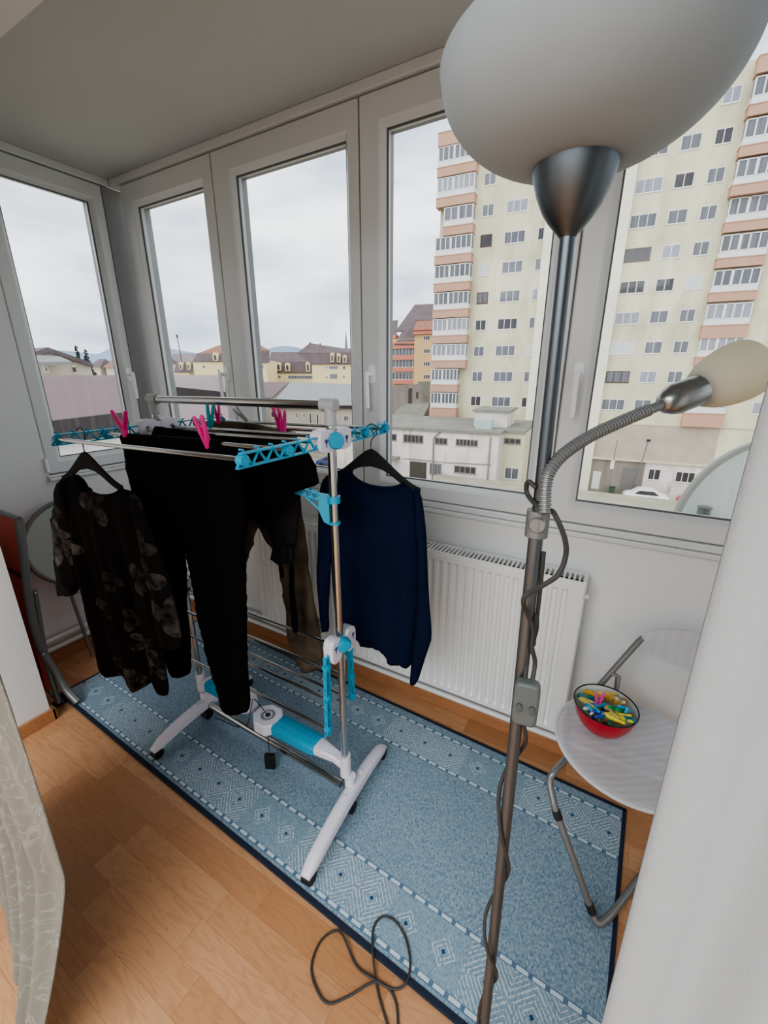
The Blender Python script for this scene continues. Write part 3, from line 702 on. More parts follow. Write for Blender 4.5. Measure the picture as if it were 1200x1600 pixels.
# ---- floral tunic on the left front arm
PT = Vector((-1.469,.668,1.30)); DT = (1,.07)
hanger('black clothes hanger holding the floral tunic, hooked on the left front arm', (-1.469,.668,ZL+.012), DT, .155, .155, .075)
ft = thing('tunic', 'dark floral print tunic on a hanger at the left end of the drying rack', 'blouse', (PT.x,PT.y,.75))
body = [(88,752),(110,741),(124,742),(136,764),(156,772),(176,772),(190,764),(200,766),(222,790),(232,850),(246,905),(254,960),(262,1020),(268,1078),(264,1086),(246,1084),(241,1064),(222,1076),(199,1083),(198,1062),(176,1053),(158,1047),(146,1022),(136,975),(126,920),(119,862),(112,810),(96,790)]
garment('body', outline(body,PT,DT), PT, DT, .022, M['floral'], ft, lambda a,z: folds(.014,38,.6)(a,z)*min(1,max(0,(1.12-z)/.25)), 3)
PS = PT+Vector((0,-.014,0))
garment('sleeve', outline([(90,751),(104,752),(114,790),(118,850),(121,905),(122,927),(104,933),(87,931),(87,870),(83,810),(83,770)],PS,DT), PS, DT, .02, M['floral'], ft, folds(.006,45,1), 4)
PS = PT+Vector((.0,-.02,0))
garment('sleeve', outline([(200,766),(218,776),(232,812),(248,860),(270,930),(282,985),(284,1014),(262,1018),(248,1010),(240,955),(226,885),(212,820)],PS,DT), PS, DT, .02, M['floral'], ft, folds(.006,45,2), 5)
# ---- black trousers on the second rod
PB = Vector((-1.13,.742,1.33)); DB = (1,0)
bt = thing('trousers', 'plain black trousers pegged to a front rod of the drying rack', 'trousers', (PB.x,PB.y,.4))
tr = [(193,681),(240,683),(300,688),(346,692),(362,712),(378,740),(386,800),(384,870),(388,960),(389,1060),(391,1095),(386,1116),(366,1120),(350,1108),(344,1092),(330,1030),(314,960),(306,905),(298,862),(291,832),(286,832),(285,862),(288,920),(294,1000),(298,1050),(292,1056),(274,1058),(264,1052),(262,1020),(254,960),(244,900),(226,850),(210,780),(198,720)]
garment('trouser_body', outline(tr,PB,DB), PB, DB, .026, M['blackcloth'], bt, lambda a,z: folds(.010,30,.3)(a,z)*min(1,max(.1,(1.28-z)/.3)), 8)
wb = MB(); P0_, P1_ = onplane(194,684,PB,Vector((0,-1,0))), onplane(346,696,PB,Vector((0,-1,0)))
wb.loft([[P0_.lerp(P1_,t)+Vector((0,dy,dz)) for dy,dz in ((-.012,-.018),(-.014,.004),(-.006,.014),(.008,.014),(.014,.0),(.012,-.03))] for t in (0,.25,.5,.75,1)])
wb.build('waistband', M['blackcloth2'], bt, smooth=True)
# ---- black T-shirt over the third rod
P3 = Vector((-1.1,.872,1.33))
bs = thing('shirt', 'black short-sleeved top draped over a middle rod behind the plain black trousers', 'shirt', (P3.x,P3.y,.95))
ts = [(224,664),(300,672),(372,684),(440,688),(472,697),(488,716),(498,742),(500,757),(472,765),(446,777),(438,800),(412,798),(392,806),(384,834),(370,850),(330,850),(270,840),(232,820)]
garment('body', outline(ts,P3,DB), P3, DB, .022, M['blackcloth2'], bs, folds(.006,26,1.2), 12)
# ---- second dark waistband lying over the rod nearest the pole
# ---- dark khaki trousers over the rear rod
PK = Vector((-1.2,1.085,1.33))
kt = thing('trousers', 'dark khaki crumpled trousers hanging over a rear rod of the drying rack', 'trousers', (PK.x,PK.y,.4))
kh = [(318,664),(345,657),(400,664),(440,672),(462,684),(470,720),(474,780),(480,850),(487,910),(496,950),(503,990),(506,1030),(502,1050),(484,1052),(468,1046),(462,1020),(452,990),(446,940),(442,904),(438,876),(424,850),(408,828),(401,824),(396,838),(388,870),(381,905),(376,960),(370,1010),(350,1012),(344,960),(346,880),(344,800),(338,720)]
garment('trouser_body', outline(kh,PK,DB), PK, DB, .028, M['khaki'], kt, lambda a,z: folds(.012,34,.8,.15)(a,z)+.010*noise.noise(Vector((a*22,z*16,3))), 21)
P0_, P1_ = onplane(322,664,PK,Vector((0,-1,0))), onplane(460,682,PK,Vector((0,-1,0)))
wb = MB(); wb.loft([[P0_.lerp(P1_,t)+Vector((0,dy,dz+.012*math.sin(PI*t))) for dy,dz in ((-.012,-.02),(-.014,.004),(-.006,.014),(.008,.014),(.014,.0),(.012,-.03))] for t in (0,.2,.4,.6,.8,1)])
wb.build('waistband', M['khaki'], kt, smooth=True)
b = MB()
q = P0_.lerp(P1_,.62); b.box(q+Vector((-.035,-.0165,.006)), q+Vector((.0,-.0145,.011)))
b.build('belt_loop', M['blackcloth'], kt)
# ---- dark blouse with a gathered cuff, rear rod nearest the pole
PD = Vector((-1.0,.972,1.33))
bl = thing('blouse', 'charcoal blouse with gathered cuff hanging in front of the dark khaki trousers', 'blouse', (PD.x,PD.y,.62))
bo = [(330,676),(400,684),(452,692),(470,704),(474,740),(466,780),(462,830),(462,858),(452,850),(432,856),(420,836),(404,816),(380,812),(340,800)]
garment('body', outline(bo,PD,DB), PD, DB, .012, M['darkblouse'], bl, folds(.006,40,.4), 31)
garment('cuff', outline([(430,852),(446,846),(462,856),(460,882),(452,884),(444,878),(436,884),(429,874),(422,876),(424,866)],PD,DB), PD+Vector((0,-.004,0)), DB, .016, M['darkblouse'], bl, folds(.006,160,.4), 32, sp=.008)
garment('tie', outline([(450,880),(459,880),(461,920),(465,960),(467,980),(464,992),(456,984),(453,940)],PD,DB), PD, DB, .004, M['blackcloth2'], bl, folds(.004,30,.4), 33, sp=.008)
garment('tie', outline([(434,880),(440,880),(444,900),(440,906),(437,900)],PD,DB), PD, DB, .004, M['blackcloth2'], bl, None, 34, sp=.008)
# ---- navy sweater on the right rear arm
PN = Vector((-.68,1.085,1.30)); DN = (1,.03)
hanger('black clothes hanger holding the navy sweater, hooked on the right rear arm', (-.672,1.085,ZR+.012), DN, .165, .165, .085)
ns = thing('sweater', 'navy blue long-sleeved knit sweater on a hanger facing the window', 'sweater', (PN.x,PN.y,.55))
nb = [(505,746),(524,736),(546,732),(552,744),(566,754),(584,760),(606,762),(622,760),(632,754),(644,760),(660,772),(662,830),(660,900),(655,960),(648,1020),(641,1044),(624,1040),(619,1043),(606,1041),(603,1026),(588,1014),(566,1008),(552,1000),(536,1002),(526,996),(520,930),(516,860),(510,800)]
garment('body', outline(nb,PN,DN), PN, DN, .026, M['navy'], ns, lambda a,z: folds(.010,34,2.0)(a,z)*min(1,max(.05,(1.1-z)/.3)), 41)
PS = PN+Vector((-.01,-.012,0))
garment('sleeve', outline([(505,746),(518,742),(522,790),(520,850),(516,905),(513,950),(516,986),(506,988),(501,990),(497,960),(493,900),(495,840),(499,790),(500,762)],PS,DN), PS, DN, .022, M['navy'], ns, folds(.006,45,1), 42)
PS = PN+Vector((.012,-.02,0))
garment('sleeve', outline([(646,758),(658,768),(663,800),(667,870),(670,930),(675,985),(674,1002),(660,1040),(652,1068),(642,1072),(641,1056),(646,1010),(652,950),(652,880),(648,810)],PS,DN), PS, DN, .024, M['navy'], ns, folds(.006,45,2), 43)

def neckband(pix, P, ddir, r, m, parent):
    d = Vector((ddir[0],ddir[1],0)).normalized(); n = Vector((d.y,-d.x,0))
    MB().tube(bez([onplane(x,y,P,n)+n*.004 for x,y in pix],5), r, 8).build('neckband', m, parent, smooth=True)
neckband([(548,733),(553,744),(567,754),(585,760),(606,762),(622,760),(633,754)], PN, DN, .0055, M['navy'], ns)
neckband([(123,743),(136,764),(156,772),(176,772),(191,764)], PT, DT, .003, M['floral'], ft)

# ================================================================== CLOTHES PEGS
def make_peg(name, label, m, group=None, open_=.16, L=.078, fat=1):
    """spring clothes peg, standing along z: jaws at the bottom, two round grips at the top"""
    t = thing(name, label, 'clothes peg', group=group)
    for sg in (-1,1):
        b = MB(); rings = []
        for i in range(15):
            s = i/14; z = -L*.42 + L*s
            x = sg*(.0032+max(0,(s-.36))*open_*L*1.15 + (.0012*math.sin(s*PI)))
            w = .0058+.0022*math.sin(min(1,s*1.3)*PI); h = (.0040+.0010*math.sin(s*PI))*fat; w *= fat
            if i in (0,14): w *= .6; h *= .5
            rings.append([Vector((x+h*cx, w*cy, z)) for cx,cy in ((-1,-.6),(-.5,-1),(.5,-1),(1,-.6),(1,.6),(.5,1),(-.5,1),(-1,.6))])
        b.loft(rings); b.build('prong', m, t, smooth=True, keep=True, auto=50)
    b = MB(); b.tube([(0,-.0055,-.002),(0,.0055,-.002)], .0034, 10); b.tube([(-.007,.006,-.008),(0,.006,-.002),(.007,.006,-.008)], .0008, 5); b.build('spring', M['chrome'], t, smooth=True, keep=True)
    return t
def place(t, p, rx=0, ry=0, rz=0, sc=1): t.location = p; t.rotation_euler = (rx,ry,rz); t.scale = (sc,)*3; return t
GP = 'pegs clipped on the rack'
pk = make_peg('clothes_peg', 'pink clothes peg at the left end of the black waistband, grips splayed in a V', M['pink'], GP, .42, .085)
place(pk, onplane(198,664,PB,Vector((0,-1,0)))+Vector((0,-.012,-.004)), .1, 0, .15)
def peg_copy(src, label, p, rx=0, ry=0, rz=0, sc=1, group=GP):
    c = copy_tree(src); c['label'] = label; c['group'] = group; return place(c, p, rx, ry, rz, sc)
p2 = make_peg('clothes_peg', 'pink clothes peg at the right end of the black waistband', M['pink'], GP, .11, .088)
place(p2, onplane(327,680,PB,Vector((0,-1,0)))+Vector((0,-.014,.0)), .15, -.16, .35, 1.06)
qk = Vector((0,-1,0))
peg_copy(p2, 'pink clothes peg holding the left end of the khaki waistband', onplane(344,650,PK,qk)+Vector((0,-.01,0)), .08, 0, .5, .9)
peg_copy(p2, 'pink clothes peg at right end of khaki waistband, left of a touching pair', onplane(440,656,PK,qk)+Vector((-.004,-.012,0)), .1, -.08, .5, .95)
peg_copy(p2, 'pink clothes peg at right end of khaki waistband, right of a touching pair', onplane(448,662,PK,qk)+Vector((.012,-.03,0)), .1, .06, .2, .95)
pt = make_peg('clothes_peg', 'teal clothes peg on the middle rod near the left end', M['teal'], GP, .11, .08)
place(pt, onplane(320,652,P3,qk)+Vector((0,.02,-.004)), .05, .12, .7, .95)
pw = make_peg('clothes_peg', 'white clothes peg lying over the top of the khaki trousers', M['lightgrey_pl'], GP, .12, .07)
place(pw, onplane(382,654,PK,qk)+Vector((0,-.008,.012)), .1, -.7, .4, .95)

# ================================================================== FLOOR LAMP
LB_ = onz(757,1600,.25); LT_ = ony(887,368,.55)
ld = (LT_-LB_).normalized()
def lpt(z): return LB_ + ld*((z-LB_.z)/ld.z)
lamp = thing('floor_lamp', 'brushed steel floor lamp with a frosted bowl uplighter and a bendable reading arm', 'floor lamp', lpt(.0))
zc = 1.335
b = MB(); b.lathe([(0,.002),(.078,.002),(.080,.010),(.074,.022),(.03,.030),(.013,.034),(.012,.05)], Matrix.Translation(lpt(0)), 40); b.build('base', M['brushed'], lamp, smooth=True)
MB().tube([lpt(.03), lpt(zc)], .0093, 20).build('pole', M['polesteel'], lamp, smooth=True)
MB().tube([lpt(zc), lpt(LT_.z+.02)], .0080, 20).build('pole', M['brushed'], lamp, smooth=True)
AX = axis_m(lpt(LT_.z), ld)
cup = [(.0085,-.002),(.0098,.0),(.0145,.005),(.0215,.013),(.0290,.024),(.0355,.038),(.0405,.054),(.0440,.072),(.0460,.090),(.0465,.103),(.0448,.104),(.0,.104)]
MB().lathe(cup, AX, 48).build('shade_cup', M['brushed'], lamp, smooth=True)
R_, h_, z0_ = .1395, .0872, 1.6992
SB = Matrix.Translation((-.0920,.5505,0))
pr = [(R_*math.sin(t), z0_+h_*(1-math.cos(t))) for t in [(.02+(PI/2-.02)*i/26) for i in range(27)]]
pr += [(R_+.0012, z0_+h_+.0015),(R_-.002, z0_+h_+.003)] + [((R_-.003)*math.sin(t), z0_+.003+h_*(1-math.cos(t))) for t in [(.02+(PI/2-.02)*i/26) for i in range(26,-1,-1)]]
MB().lathe(pr, SB, 72, caps=False).build('bowl_shade', M['shade'], lamp, smooth=True, auto=70)
# collar with coin screw
toc = Vector((.16,-.98,0)).normalized()
b = MB(); b.tube([lpt(zc-.036), lpt(zc)], .0145, 20)
col = b.build('collar', M['greytube'], lamp, smooth=True, bevel=.001)
b = MB(); q = lpt(zc-.016)+toc*.013; b.lathe([(.0,0),(.0105,0),(.0105,.003),(.009,.005),(.0,.005)], axis_m(q,toc), 24); m4 = axis_m(q,toc); b.box((-.0012,-.0085,.004),(.0012,.0085,.007), m4)
b.build('screw', M['greytube2'], col, smooth=True)
# gooseneck
def dcam(x, y, d): return CAM+ray(x,y)*d
gn = bez([dcam(851,800,.515), dcam(852,765,.515), dcam(858,738,.515), dcam(878,712,.518), dcam(918,684,.525), dcam(970,659,.535), dcam(1037,631,.55)], 12)
MB().tube(gn, .0066, 12).build('gooseneck', M['greytube'], lamp, smooth=True)
b = MB(); acc = 0; last = gn[0]
L = 0
for i in range(1, len(gn)-4):
    seg = gn[i]-gn[i-1]; k = 0
    while acc <= seg.length:
        p = gn[i-1]+seg.normalized()*acc; b.tube([p-seg.normalized()*.0016, p-seg.normalized()*.0006, p+seg.normalized()*.0006, p+seg.normalized()*.0016], .008, 10, rr=[.0066,.0082,.0082,.0066]); acc += .0046
    acc -= seg.length
b.build('gooseneck_coil', M['greytube2'], lamp, smooth=True)
e0 = dcam(1036,631,.55); e1 = dcam(1112,601,.565); hd = (e1-e0).normalized()
b = MB(); b.lathe([(.0,-.004),(.008,-.003),(.014,.003),(.0185,.013),(.0205,.022),(.0205,.066),(.0195,.072),(.0,.072)], axis_m(e0,hd), 36); sk = b.build('lamp_socket', M['socketsteel'], lamp, smooth=True)
hd2 = (dcam(1172,574,.575)-e1).normalized(); sp0 = e0+hd*.056
pr = [(.020,.0),(.026,.010),(.0325,.024),(.037,.040),(.0395,.056),(.0405,.070),(.040,.080),(.0375,.080),(.0375,.070),(.037,.056),(.0345,.040),(.030,.024),(.0235,.010),(.018,.002)]
MB().lathe(pr, axis_m(sp0,hd2), 48, caps=False).build('reading_shade', M['cream_shade'], lamp, smooth=True, auto=70)
# inline switch and cord wound down the pole
qs = lpt(.80)
for _ in range(60):     # find the height on the pole that projects to the switch's row
    v = qs-CAM; yy = 800-FPX*v.dot(UP)/v.dot(FW); qs = lpt(qs.z+(yy-1080)*.0008)
zs = qs.z; cs = qs+Vector((.010,0,0))+toc*.018; m4 = axis_m(cs, toc)
b = MB(); b.prism([(.0175*math.copysign(abs(math.cos(a))**.35,math.cos(a)), .036*math.copysign(abs(math.sin(a))**.3,math.sin(a))) for a in (2*PI*i/32 for i in range(32))], (-.009,.009), m4)
sw = b.build('switch_box', M['switch'], lamp, smooth=True, bevel=.004, auto=30)
b = MB()
for k in (-1,1): b.lathe([(.0,.0),(.0062,.0),(.0058,.003),(.0,.004)], m4 @ Matrix.Translation((k*.0085,-.004,.009)) @ Matrix.Diagonal((.75,1.25,1,1)), 18)
b.build('switch_button', M['switchbtn'], sw, smooth=True)
pts = [lpt(zc+.03)+Vector((-.004,-.008,0)), lpt(zc+.035)+Vector((-.016,-.002,0)), lpt(zc+.018)+Vector((-.017,.004,0)), lpt(zc+.008)+Vector((.002,-.014,0)), lpt(zc+.004)+Vector((.014,-.006,0)), dcam(868,806,.51), dcam(882,840,.51), dcam(884,868,.515), dcam(872,898,.52), dcam(846,916,.525), dcam(822,930,.525)]
q = lpt(1.16); pts += [dcam(818,944,.535), dcam(824,958,.56), dcam(833,985,.575), dcam(831,1010,.585), dcam(836,1035,.595), cs+Vector((.004,.006,.034))]
MB().tube(bez(pts,8), .0032, 8).build('cord', M['cord'], lamp, smooth=True)
MB().tube(bez([cs+Vector((-.006,.006,.034)), dcam(826,1020,.60), dcam(838,985,.585), dcam(838,960,.575), lpt(1.14)+Vector((.012,-.002,0)), lpt(1.2)+Vector((.012,.004,0)), lpt(1.28)+Vector((.012,-.002,0))],8), .0030, 8).build('cord', M['cord'], lamp, smooth=True)
pts = [cs+Vector((-.002,.004,-.034))]; zz = zs-.045; i = 0
while zz > .05:
    a = -.6 + i*.62; rr = .0128+.006*max(0,math.sin(i*.45)); p = lpt(zz); pts.append(p+Vector((rr*math.cos(a), rr*math.sin(a), 0))); zz -= .028; i += 1
MB().tube(bez(pts,5), .0032, 8).build('cord', M['cord'], lamp, smooth=True)
# cord lying on the floor
crd = [(1105,925),(1085,860),(1070,800),(1060,720),(1060,640),(1085,605),(1120,615),(1150,660),(1165,730),(1155,790),(1120,810),(1060,785),(1010,740),(975,660),(950,645),(910,675),(885,740),(895,800),(930,850),(990,830),(1060,795),(1100,805),(1125,850),(1130,925),(1120,990)]
b = MB(); pts = []
for i,(x,y) in enumerate(crd):
    px, py = x/1.818, 1100+y/1.818
    p = onz(px,py,.013); v = Vector((math.cos(rug_ang+PI/2), math.sin(rug_ang+PI/2),0)); on = (p-ro).dot(v) > -.02
    p = onz(px, py, .0135 if on else .0045); pts.append(p+Vector((0,0,.006 if i in (11,20) else 0)))
b.tube(bez(pts,8), .0031, 8)
tag(b.build('extension_cord', M['cord'], None, smooth=True), 'thin grey cord looped on the wooden floor and over the rug edge', 'cord')

# ================================================================== CLEAR FOLDING CHAIR
def clear_plastic():
    m = bpy.data.materials.new('clear_grey_plastic'); m.use_nodes = True; b = NB(m); nt = m.node_tree; p = nt.nodes['Principled BSDF']
    p.inputs['Base Color'].default_value = (*srgb(222,224,228),1); p.inputs['Roughness'].default_value = .15
    t = b.n('ShaderNodeBsdfTransparent'); t.inputs[0].default_value = (.93,.94,.95,1)
    tc = b.n('ShaderNodeTexCoord'); w = b.n('ShaderNodeTexWave'); w.inputs['Scale'].default_value = 14; w.inputs['Distortion'].default_value = .6; w.bands_direction = 'X'; 
    mp = b.n('ShaderNodeMapping'); mp.inputs['Rotation'].default_value = (0,0,.95); nt.links.new(tc.outputs['Object'], mp.inputs[0]); nt.links.new(mp.outputs[0], w.inputs['Vector'])
    bp = b.n('ShaderNodeBump'); bp.inputs['Strength'].default_value = .12; bp.inputs['Distance'].default_value = .004; nt.links.new(w.outputs['Fac'], bp.inputs['Height']); nt.links.new(bp.outputs[0], p.inputs['Normal'])
    mx = b.n('ShaderNodeMixShader'); nt.links.new(b.m('ADD', .58, b.m('MULTIPLY', w.outputs['Fac'], .05)), mx.inputs[0])
    nt.links.new(t.outputs[0], mx.inputs[1]); nt.links.new(p.outputs[0], mx.inputs[2]); nt.links.new(mx.outputs[0], nt.nodes['Material Output'].inputs[0]); return m
M['clear'] = clear_plastic()
SCN = Vector((.145,1.205,.445)); RS = .203
chair = thing('folding_chair', 'clear plastic folding chair with round seat and grey tube frame by the white curtain', 'chair', (SCN.x,SCN.y,0))
pr = [(.0,-.012),(.08,-.010),(.15,-.004),(.185,.002),(.194,.000),(RS,.004),(RS+.001,.009),(.197,.013),(.188,.012),(.15,.005),(.08,-.001),(.0,-.003)]
MB().lathe(pr, Matrix.Translation(SCN), 64, caps=False).build('seat', M['clear'], chair, smooth=True, auto=60)
b = MB(); b.tube([SCN+Vector((RS*math.cos(a),RS*math.sin(a),.006)) for a in (2*PI*i/64 for i in range(65))], .0055, 8); b.build('seat_rim', mat('clear_rim', srgb(214,216,220), .2, var=.03), chair, smooth=True)
fdir = Vector((-.6,-.8,0)); ldir = Vector((-.8,.6,0))
tA = Vector((.132,1.455,.655)); tB = Vector((.036,1.40,.46))
b = MB(); b.tube([tA+Vector((.010,0,.02)), tA, tB, Vector((.0,1.375,.415)), Vector((-.03,1.30,.395)), onz(885,1185,.40)], .0098, 12); b.build('frame_tube', M['greytube2'], chair, smooth=True)
K1 = onz(859,1222,.36); K2 = onz(867,1262,.315); F1 = onz(926,1428,.034); F2 = onz(940,1442,.021); G = onz(1000,1370,.021)
b = MB(); b.tube(bez([onz(885,1185,.40), onz(866,1206,.385), K1, K2],5)+[F1]+bez([F1, onz(931,1440,.022), F2, onz(952,1432,.021), onz(970,1410,.021), G],5)[1:]+[Vector((.30,1.28,.021)), Vector((.325,1.325,.06)), Vector((.30,1.30,.42))], .0098, 12); b.build('leg_frame', M['greytube2'], chair, smooth=True)
for A, B in ((K2+(F1-K2)*.02, K2+(F1-K2)*.10), (K2+(F1-K2)*.90, K2+(F1-K2)*.985)): MB().tube([A,B], .0122, 14).build('joint_sleeve', M['dark_pl'], chair, smooth=True)
b = MB(); b.tube([tA.lerp(tB,.62), tA.lerp(tB,.62)+Vector((.022,-.004,-.004)), Vector((.098,1.40,.47)), Vector((.12,1.375,.415))], .0088, 12); b.build('support_tube', M['greytube2'], chair, smooth=True)
# curved backrest band
bc = SCN + Vector((.6,.8,0))*.20; rings = []
tR = bc - ldir*.17; 
for i in range(25):
    t = i/24; s = math.sin(PI*t)
    p = tA.lerp(Vector((.47,1.40,.655)), t) + Vector((.6,.8,0))*(.0*s)
    p.y = min(p.y, 1.50); top = .660+.092*s**.45; bot = .632-.014*s
    rings.append([Vector((p.x,p.y,bot)), Vector((p.x+.004,p.y+.006,bot)), Vector((p.x+.008,p.y+.008,(top+bot)/2)), Vector((p.x+.004,p.y+.006,top)), Vector((p.x,p.y,top)), Vector((p.x-.004,p.y-.004,(top+bot)/2))])
b = MB(); b.loft(rings); b.build('backrest', M['clear'], chair, smooth=True)
b = MB(); b.tube([Vector((.46,1.395,.66)), Vector((.34,1.32,.46)), Vector((.29,1.27,.42))], .0098, 12); b.build('frame_tube', M['greytube2'], chair, smooth=True)

# ---- bowl of pegs
BC = Vector((.066,1.243,SCN.z+.0035))
bowl = thing('bowl', 'red enamel bowl with white inside and black rim full of pegs on the clear chair', 'bowl', BC)
po = [(.0,.0),(.038,.0),(.042,.003),(.050,.008),(.066,.025),(.079,.048),(.087,.075),(.0895,.090)]
MB().lathe(po+[(.088,.0905),(.0855,.076),(.0775,.049),(.0645,.027),(.049,.011),(.0,.0095)][:1], Matrix.Translation(BC), 56, caps=False).build('outer_shell', M['red'], bowl, smooth=True, auto=60)
MB().lathe([(.0885,.0903),(.0855,.076),(.0775,.049),(.0645,.027),(.049,.011),(.0,.0095)], Matrix.Translation(BC), 56, caps=False).build('inner_glaze', M['enamel_w'], bowl, smooth=True, auto=60)
b = MB(); b.tube([BC+Vector((.0888*math.cos(a),.0888*math.sin(a),.0905)) for a in (2*PI*i/56 for i in range(57))], .0022, 8); b.build('rim', M['black_rim'], bowl, smooth=True)
cols = dict(pinkp=srgb(226,84,170), gold=srgb(222,170,52), pale=srgb(226,200,110), dgreen=srgb(14,110,100), cyan=srgb(50,180,222), teal2=srgb(30,140,176), white=srgb(220,226,214), brown=srgb(134,94,74), royal=srgb(48,84,178), wood=srgb(214,186,140), green=srgb(44,166,88), ecru=srgb(232,220,196), tan=srgb(186,146,84), deepblue=srgb(40,72,140), lemon=srgb(238,222,70))
protos = {}
bowlpegs = [  # crop px, height, tilt x, tilt y, heading, colour, label
 (485,335,.122,.25,-.05,.35,'pinkp','bright pink peg standing upright near the back of the red bowl'),
 (310,285,.088,1.45,0,1.5,'dgreen','dark green peg lying against the left inside wall of the red bowl'),
 (380,212,.086,1.5,.2,1.3,'gold','golden orange peg lying at the far back left of the red bowl'),
 (560,232,.088,1.5,.1,1.75,'pale','pale yellow peg lying along the back rim of the red bowl'),
 (318,405,.097,1.2,.2,.4,'cyan','cyan peg with open grips at the front left of the red bowl'),
 (420,400,.098,1.35,.4,2.2,'teal2','teal blue peg beside the cyan one at the left of the bowl'),
 (400,455,.094,1.2,.1,-.5,'white','small off-white peg in front of the pink one in the bowl'),
 (440,490,.088,1.4,0,.7,'brown','brown peg low at the front left of the bowl'),
 (535,510,.097,1.3,.1,-.9,'royal','royal blue peg at the front centre of the bowl'),
 (635,450,.098,1.4,.2,.8,'wood','pale wood-coloured peg in the middle of the bowl'),
 (720,440,.108,1.0,-.3,-.4,'green','bright green peg leaning at the right centre of the bowl'),
 (742,350,.104,.8,.1,-.2,'ecru','cream peg tip sticking up behind the bright green peg'),
 (650,322,.094,1.3,.3,.9,'gold','golden peg in the back middle of the bowl, right of the pink one'),
 (800,335,.096,1.3,.0,-.6,'tan','tan peg against the back right rim of the bowl'),
 (880,470,.106,1.0,.1,-.5,'cyan','cyan peg sticking over the right rim of the bowl'),
 (880,600,.090,1.3,.2,-.7,'deepblue','deep blue peg below the cyan one at the right rim of the bowl'),
 (670,605,.098,1.5,.1,1.5,'lemon','lemon yellow peg lying along the front rim of the bowl, lower of two'),
 (770,580,.1,1.5,-.1,1.75,'lemon','lemon yellow peg lying along the front right of the bowl, upper of two'),
 (248,335,.094,1.3,.1,.9,'pale','pale yellow peg end at the far left rim of the bowl'),
 (620,530,.088,1.4,.3,-.4,'dgreen','dark green peg half buried under the bright green one'),
 (590,400,.09,1.4,.1,.5,'brown','brown peg between the pink and the pale wood-coloured one'),
 (800,500,.094,1.3,.2,.4,'teal2','teal blue peg left of the cyan one at the right rim')]
for cx, cyy, hz, rx, ry, rz, cn, lab in bowlpegs:
    if cn not in protos:
        protos[cn] = t = make_peg('clothes_peg', lab, mat('peg_plastic_'+cn, cols[cn], .4, var=.06), 'pegs in the red bowl', .17, .068, .86)
    else:
        t = copy_tree(protos[cn]); t['label'] = lab
    p = onz(870+cx/7.5, 1050+cyy/7.5, BC.z+hz-.003); v = Vector((p.x-BC.x,p.y-BC.y,0)); 
    if v.length > .054: p -= v.normalized()*(v.length-.054)
    place(t, p, rx, ry, rz, .95)
# filler layer of pegs lower in the bowl
k = 0
for cn, a, r in (('tan',.3,.03),('dgreen',1.4,.03),('gold',2.5,.032),('royal',3.6,.03),('brown',4.7,.03),('wood',5.6,.03)):
    t = copy_tree(protos[cn]); k += 1
    t['label'] = {'tan':'tan peg','dgreen':'dark green peg','gold':'golden peg','royal':'royal blue peg','brown':'brown peg','wood':'wood-coloured peg'}[cn]+' half hidden in the lower layer of the red bowl'
    place(t, BC+Vector((r*math.cos(a),r*math.sin(a),.05)), 1.5, .15, a, .9)

# ================================================================== FOLDED FURNITURE AT THE LEFT
ftb = thing('folding_table', 'folded table with red laminate top and curved grey tube legs behind the wall corner', 'folding table', (-2.2,.66,0))
tubp = [(30,812),(36,860),(41,905),(47,948),(55,985),(68,1020)]
pts = [onx(x,y,-2.20) for x,y in tubp]+[onx(88,1052,-2.165), onz(104,1078,.075), onz(122,1097,.024)]
MB().tube(bez(pts,6), .0165, 14).build('leg', M['greytube'], ftb, smooth=True)
pts = [onx(53,922,-2.225), onx(60,960,-2.225), onx(66,1000,-2.22), onx(76,1045,-2.19), onz(92,1098,.018)]
MB().tube(bez(pts,6), .0125, 12).build('leg', M['greytube'], ftb, smooth=True)
q = onz(92,1099,.012); MB().tube([q+Vector((-.012,-.02,.0)), q+Vector((.012,.02,.006))], .013, 12).build('foot_cap', M['dark_pl'], ftb, smooth=True)
a, c_ = onx(30,812,-2.205), onx(55,985,-2.205); bq = Vector((-2.205,.630,.06))
b = MB(); xl = -2.47
for P, Q in ((a,c_),(c_,bq)):
    b.loft([[Vector((-2.222,P.y-.008,P.z)),Vector((xl,P.y-.008,P.z)),Vector((xl,P.y+.008,P.z)),Vector((-2.222,P.y+.008,P.z))],[Vector((-2.222,Q.y-.008,Q.z)),Vector((xl,Q.y-.008,Q.z)),Vector((xl,Q.y+.008,Q.z)),Vector((-2.222,Q.y+.008,Q.z))]])
b.build('table_top', M['redwood'], ftb)
MB().tube([a+Vector((.0,0,.004)), Vector((xl,a.y,a.z+.004))], .011, 12).build('edge_tube', M['greytube2'], ftb, smooth=True)
q = a.lerp(c_,.50); MB().box((xl,q.y-.016,q.z-.008),(-2.223,q.y-.006,q.z+.008)).build('batten', mat('dark_red_batten', srgb(92,38,28), .5, var=.1), ftb)
q = onx(50,1048,-2.24); MB().box(q+Vector((-.03,-.02,-.035)), q+Vector((.02,.02,.0))).build('hinge_block', M['greytube2'], ftb, bevel=.006)
b = MB()
for px,py,X in ((53,926,-2.21),(66,1021,-2.185)): b.ball(onx(px,py,X)+Vector((.012,0,0)), .006, 10)
b.build('bolt', M['chrome'], ftb, smooth=True)
MB().tube([onz(55,1052,.03), onz(84,1090,.03)], .006, 8).build('cross_bar', M['greytube2'], ftb, smooth=True)

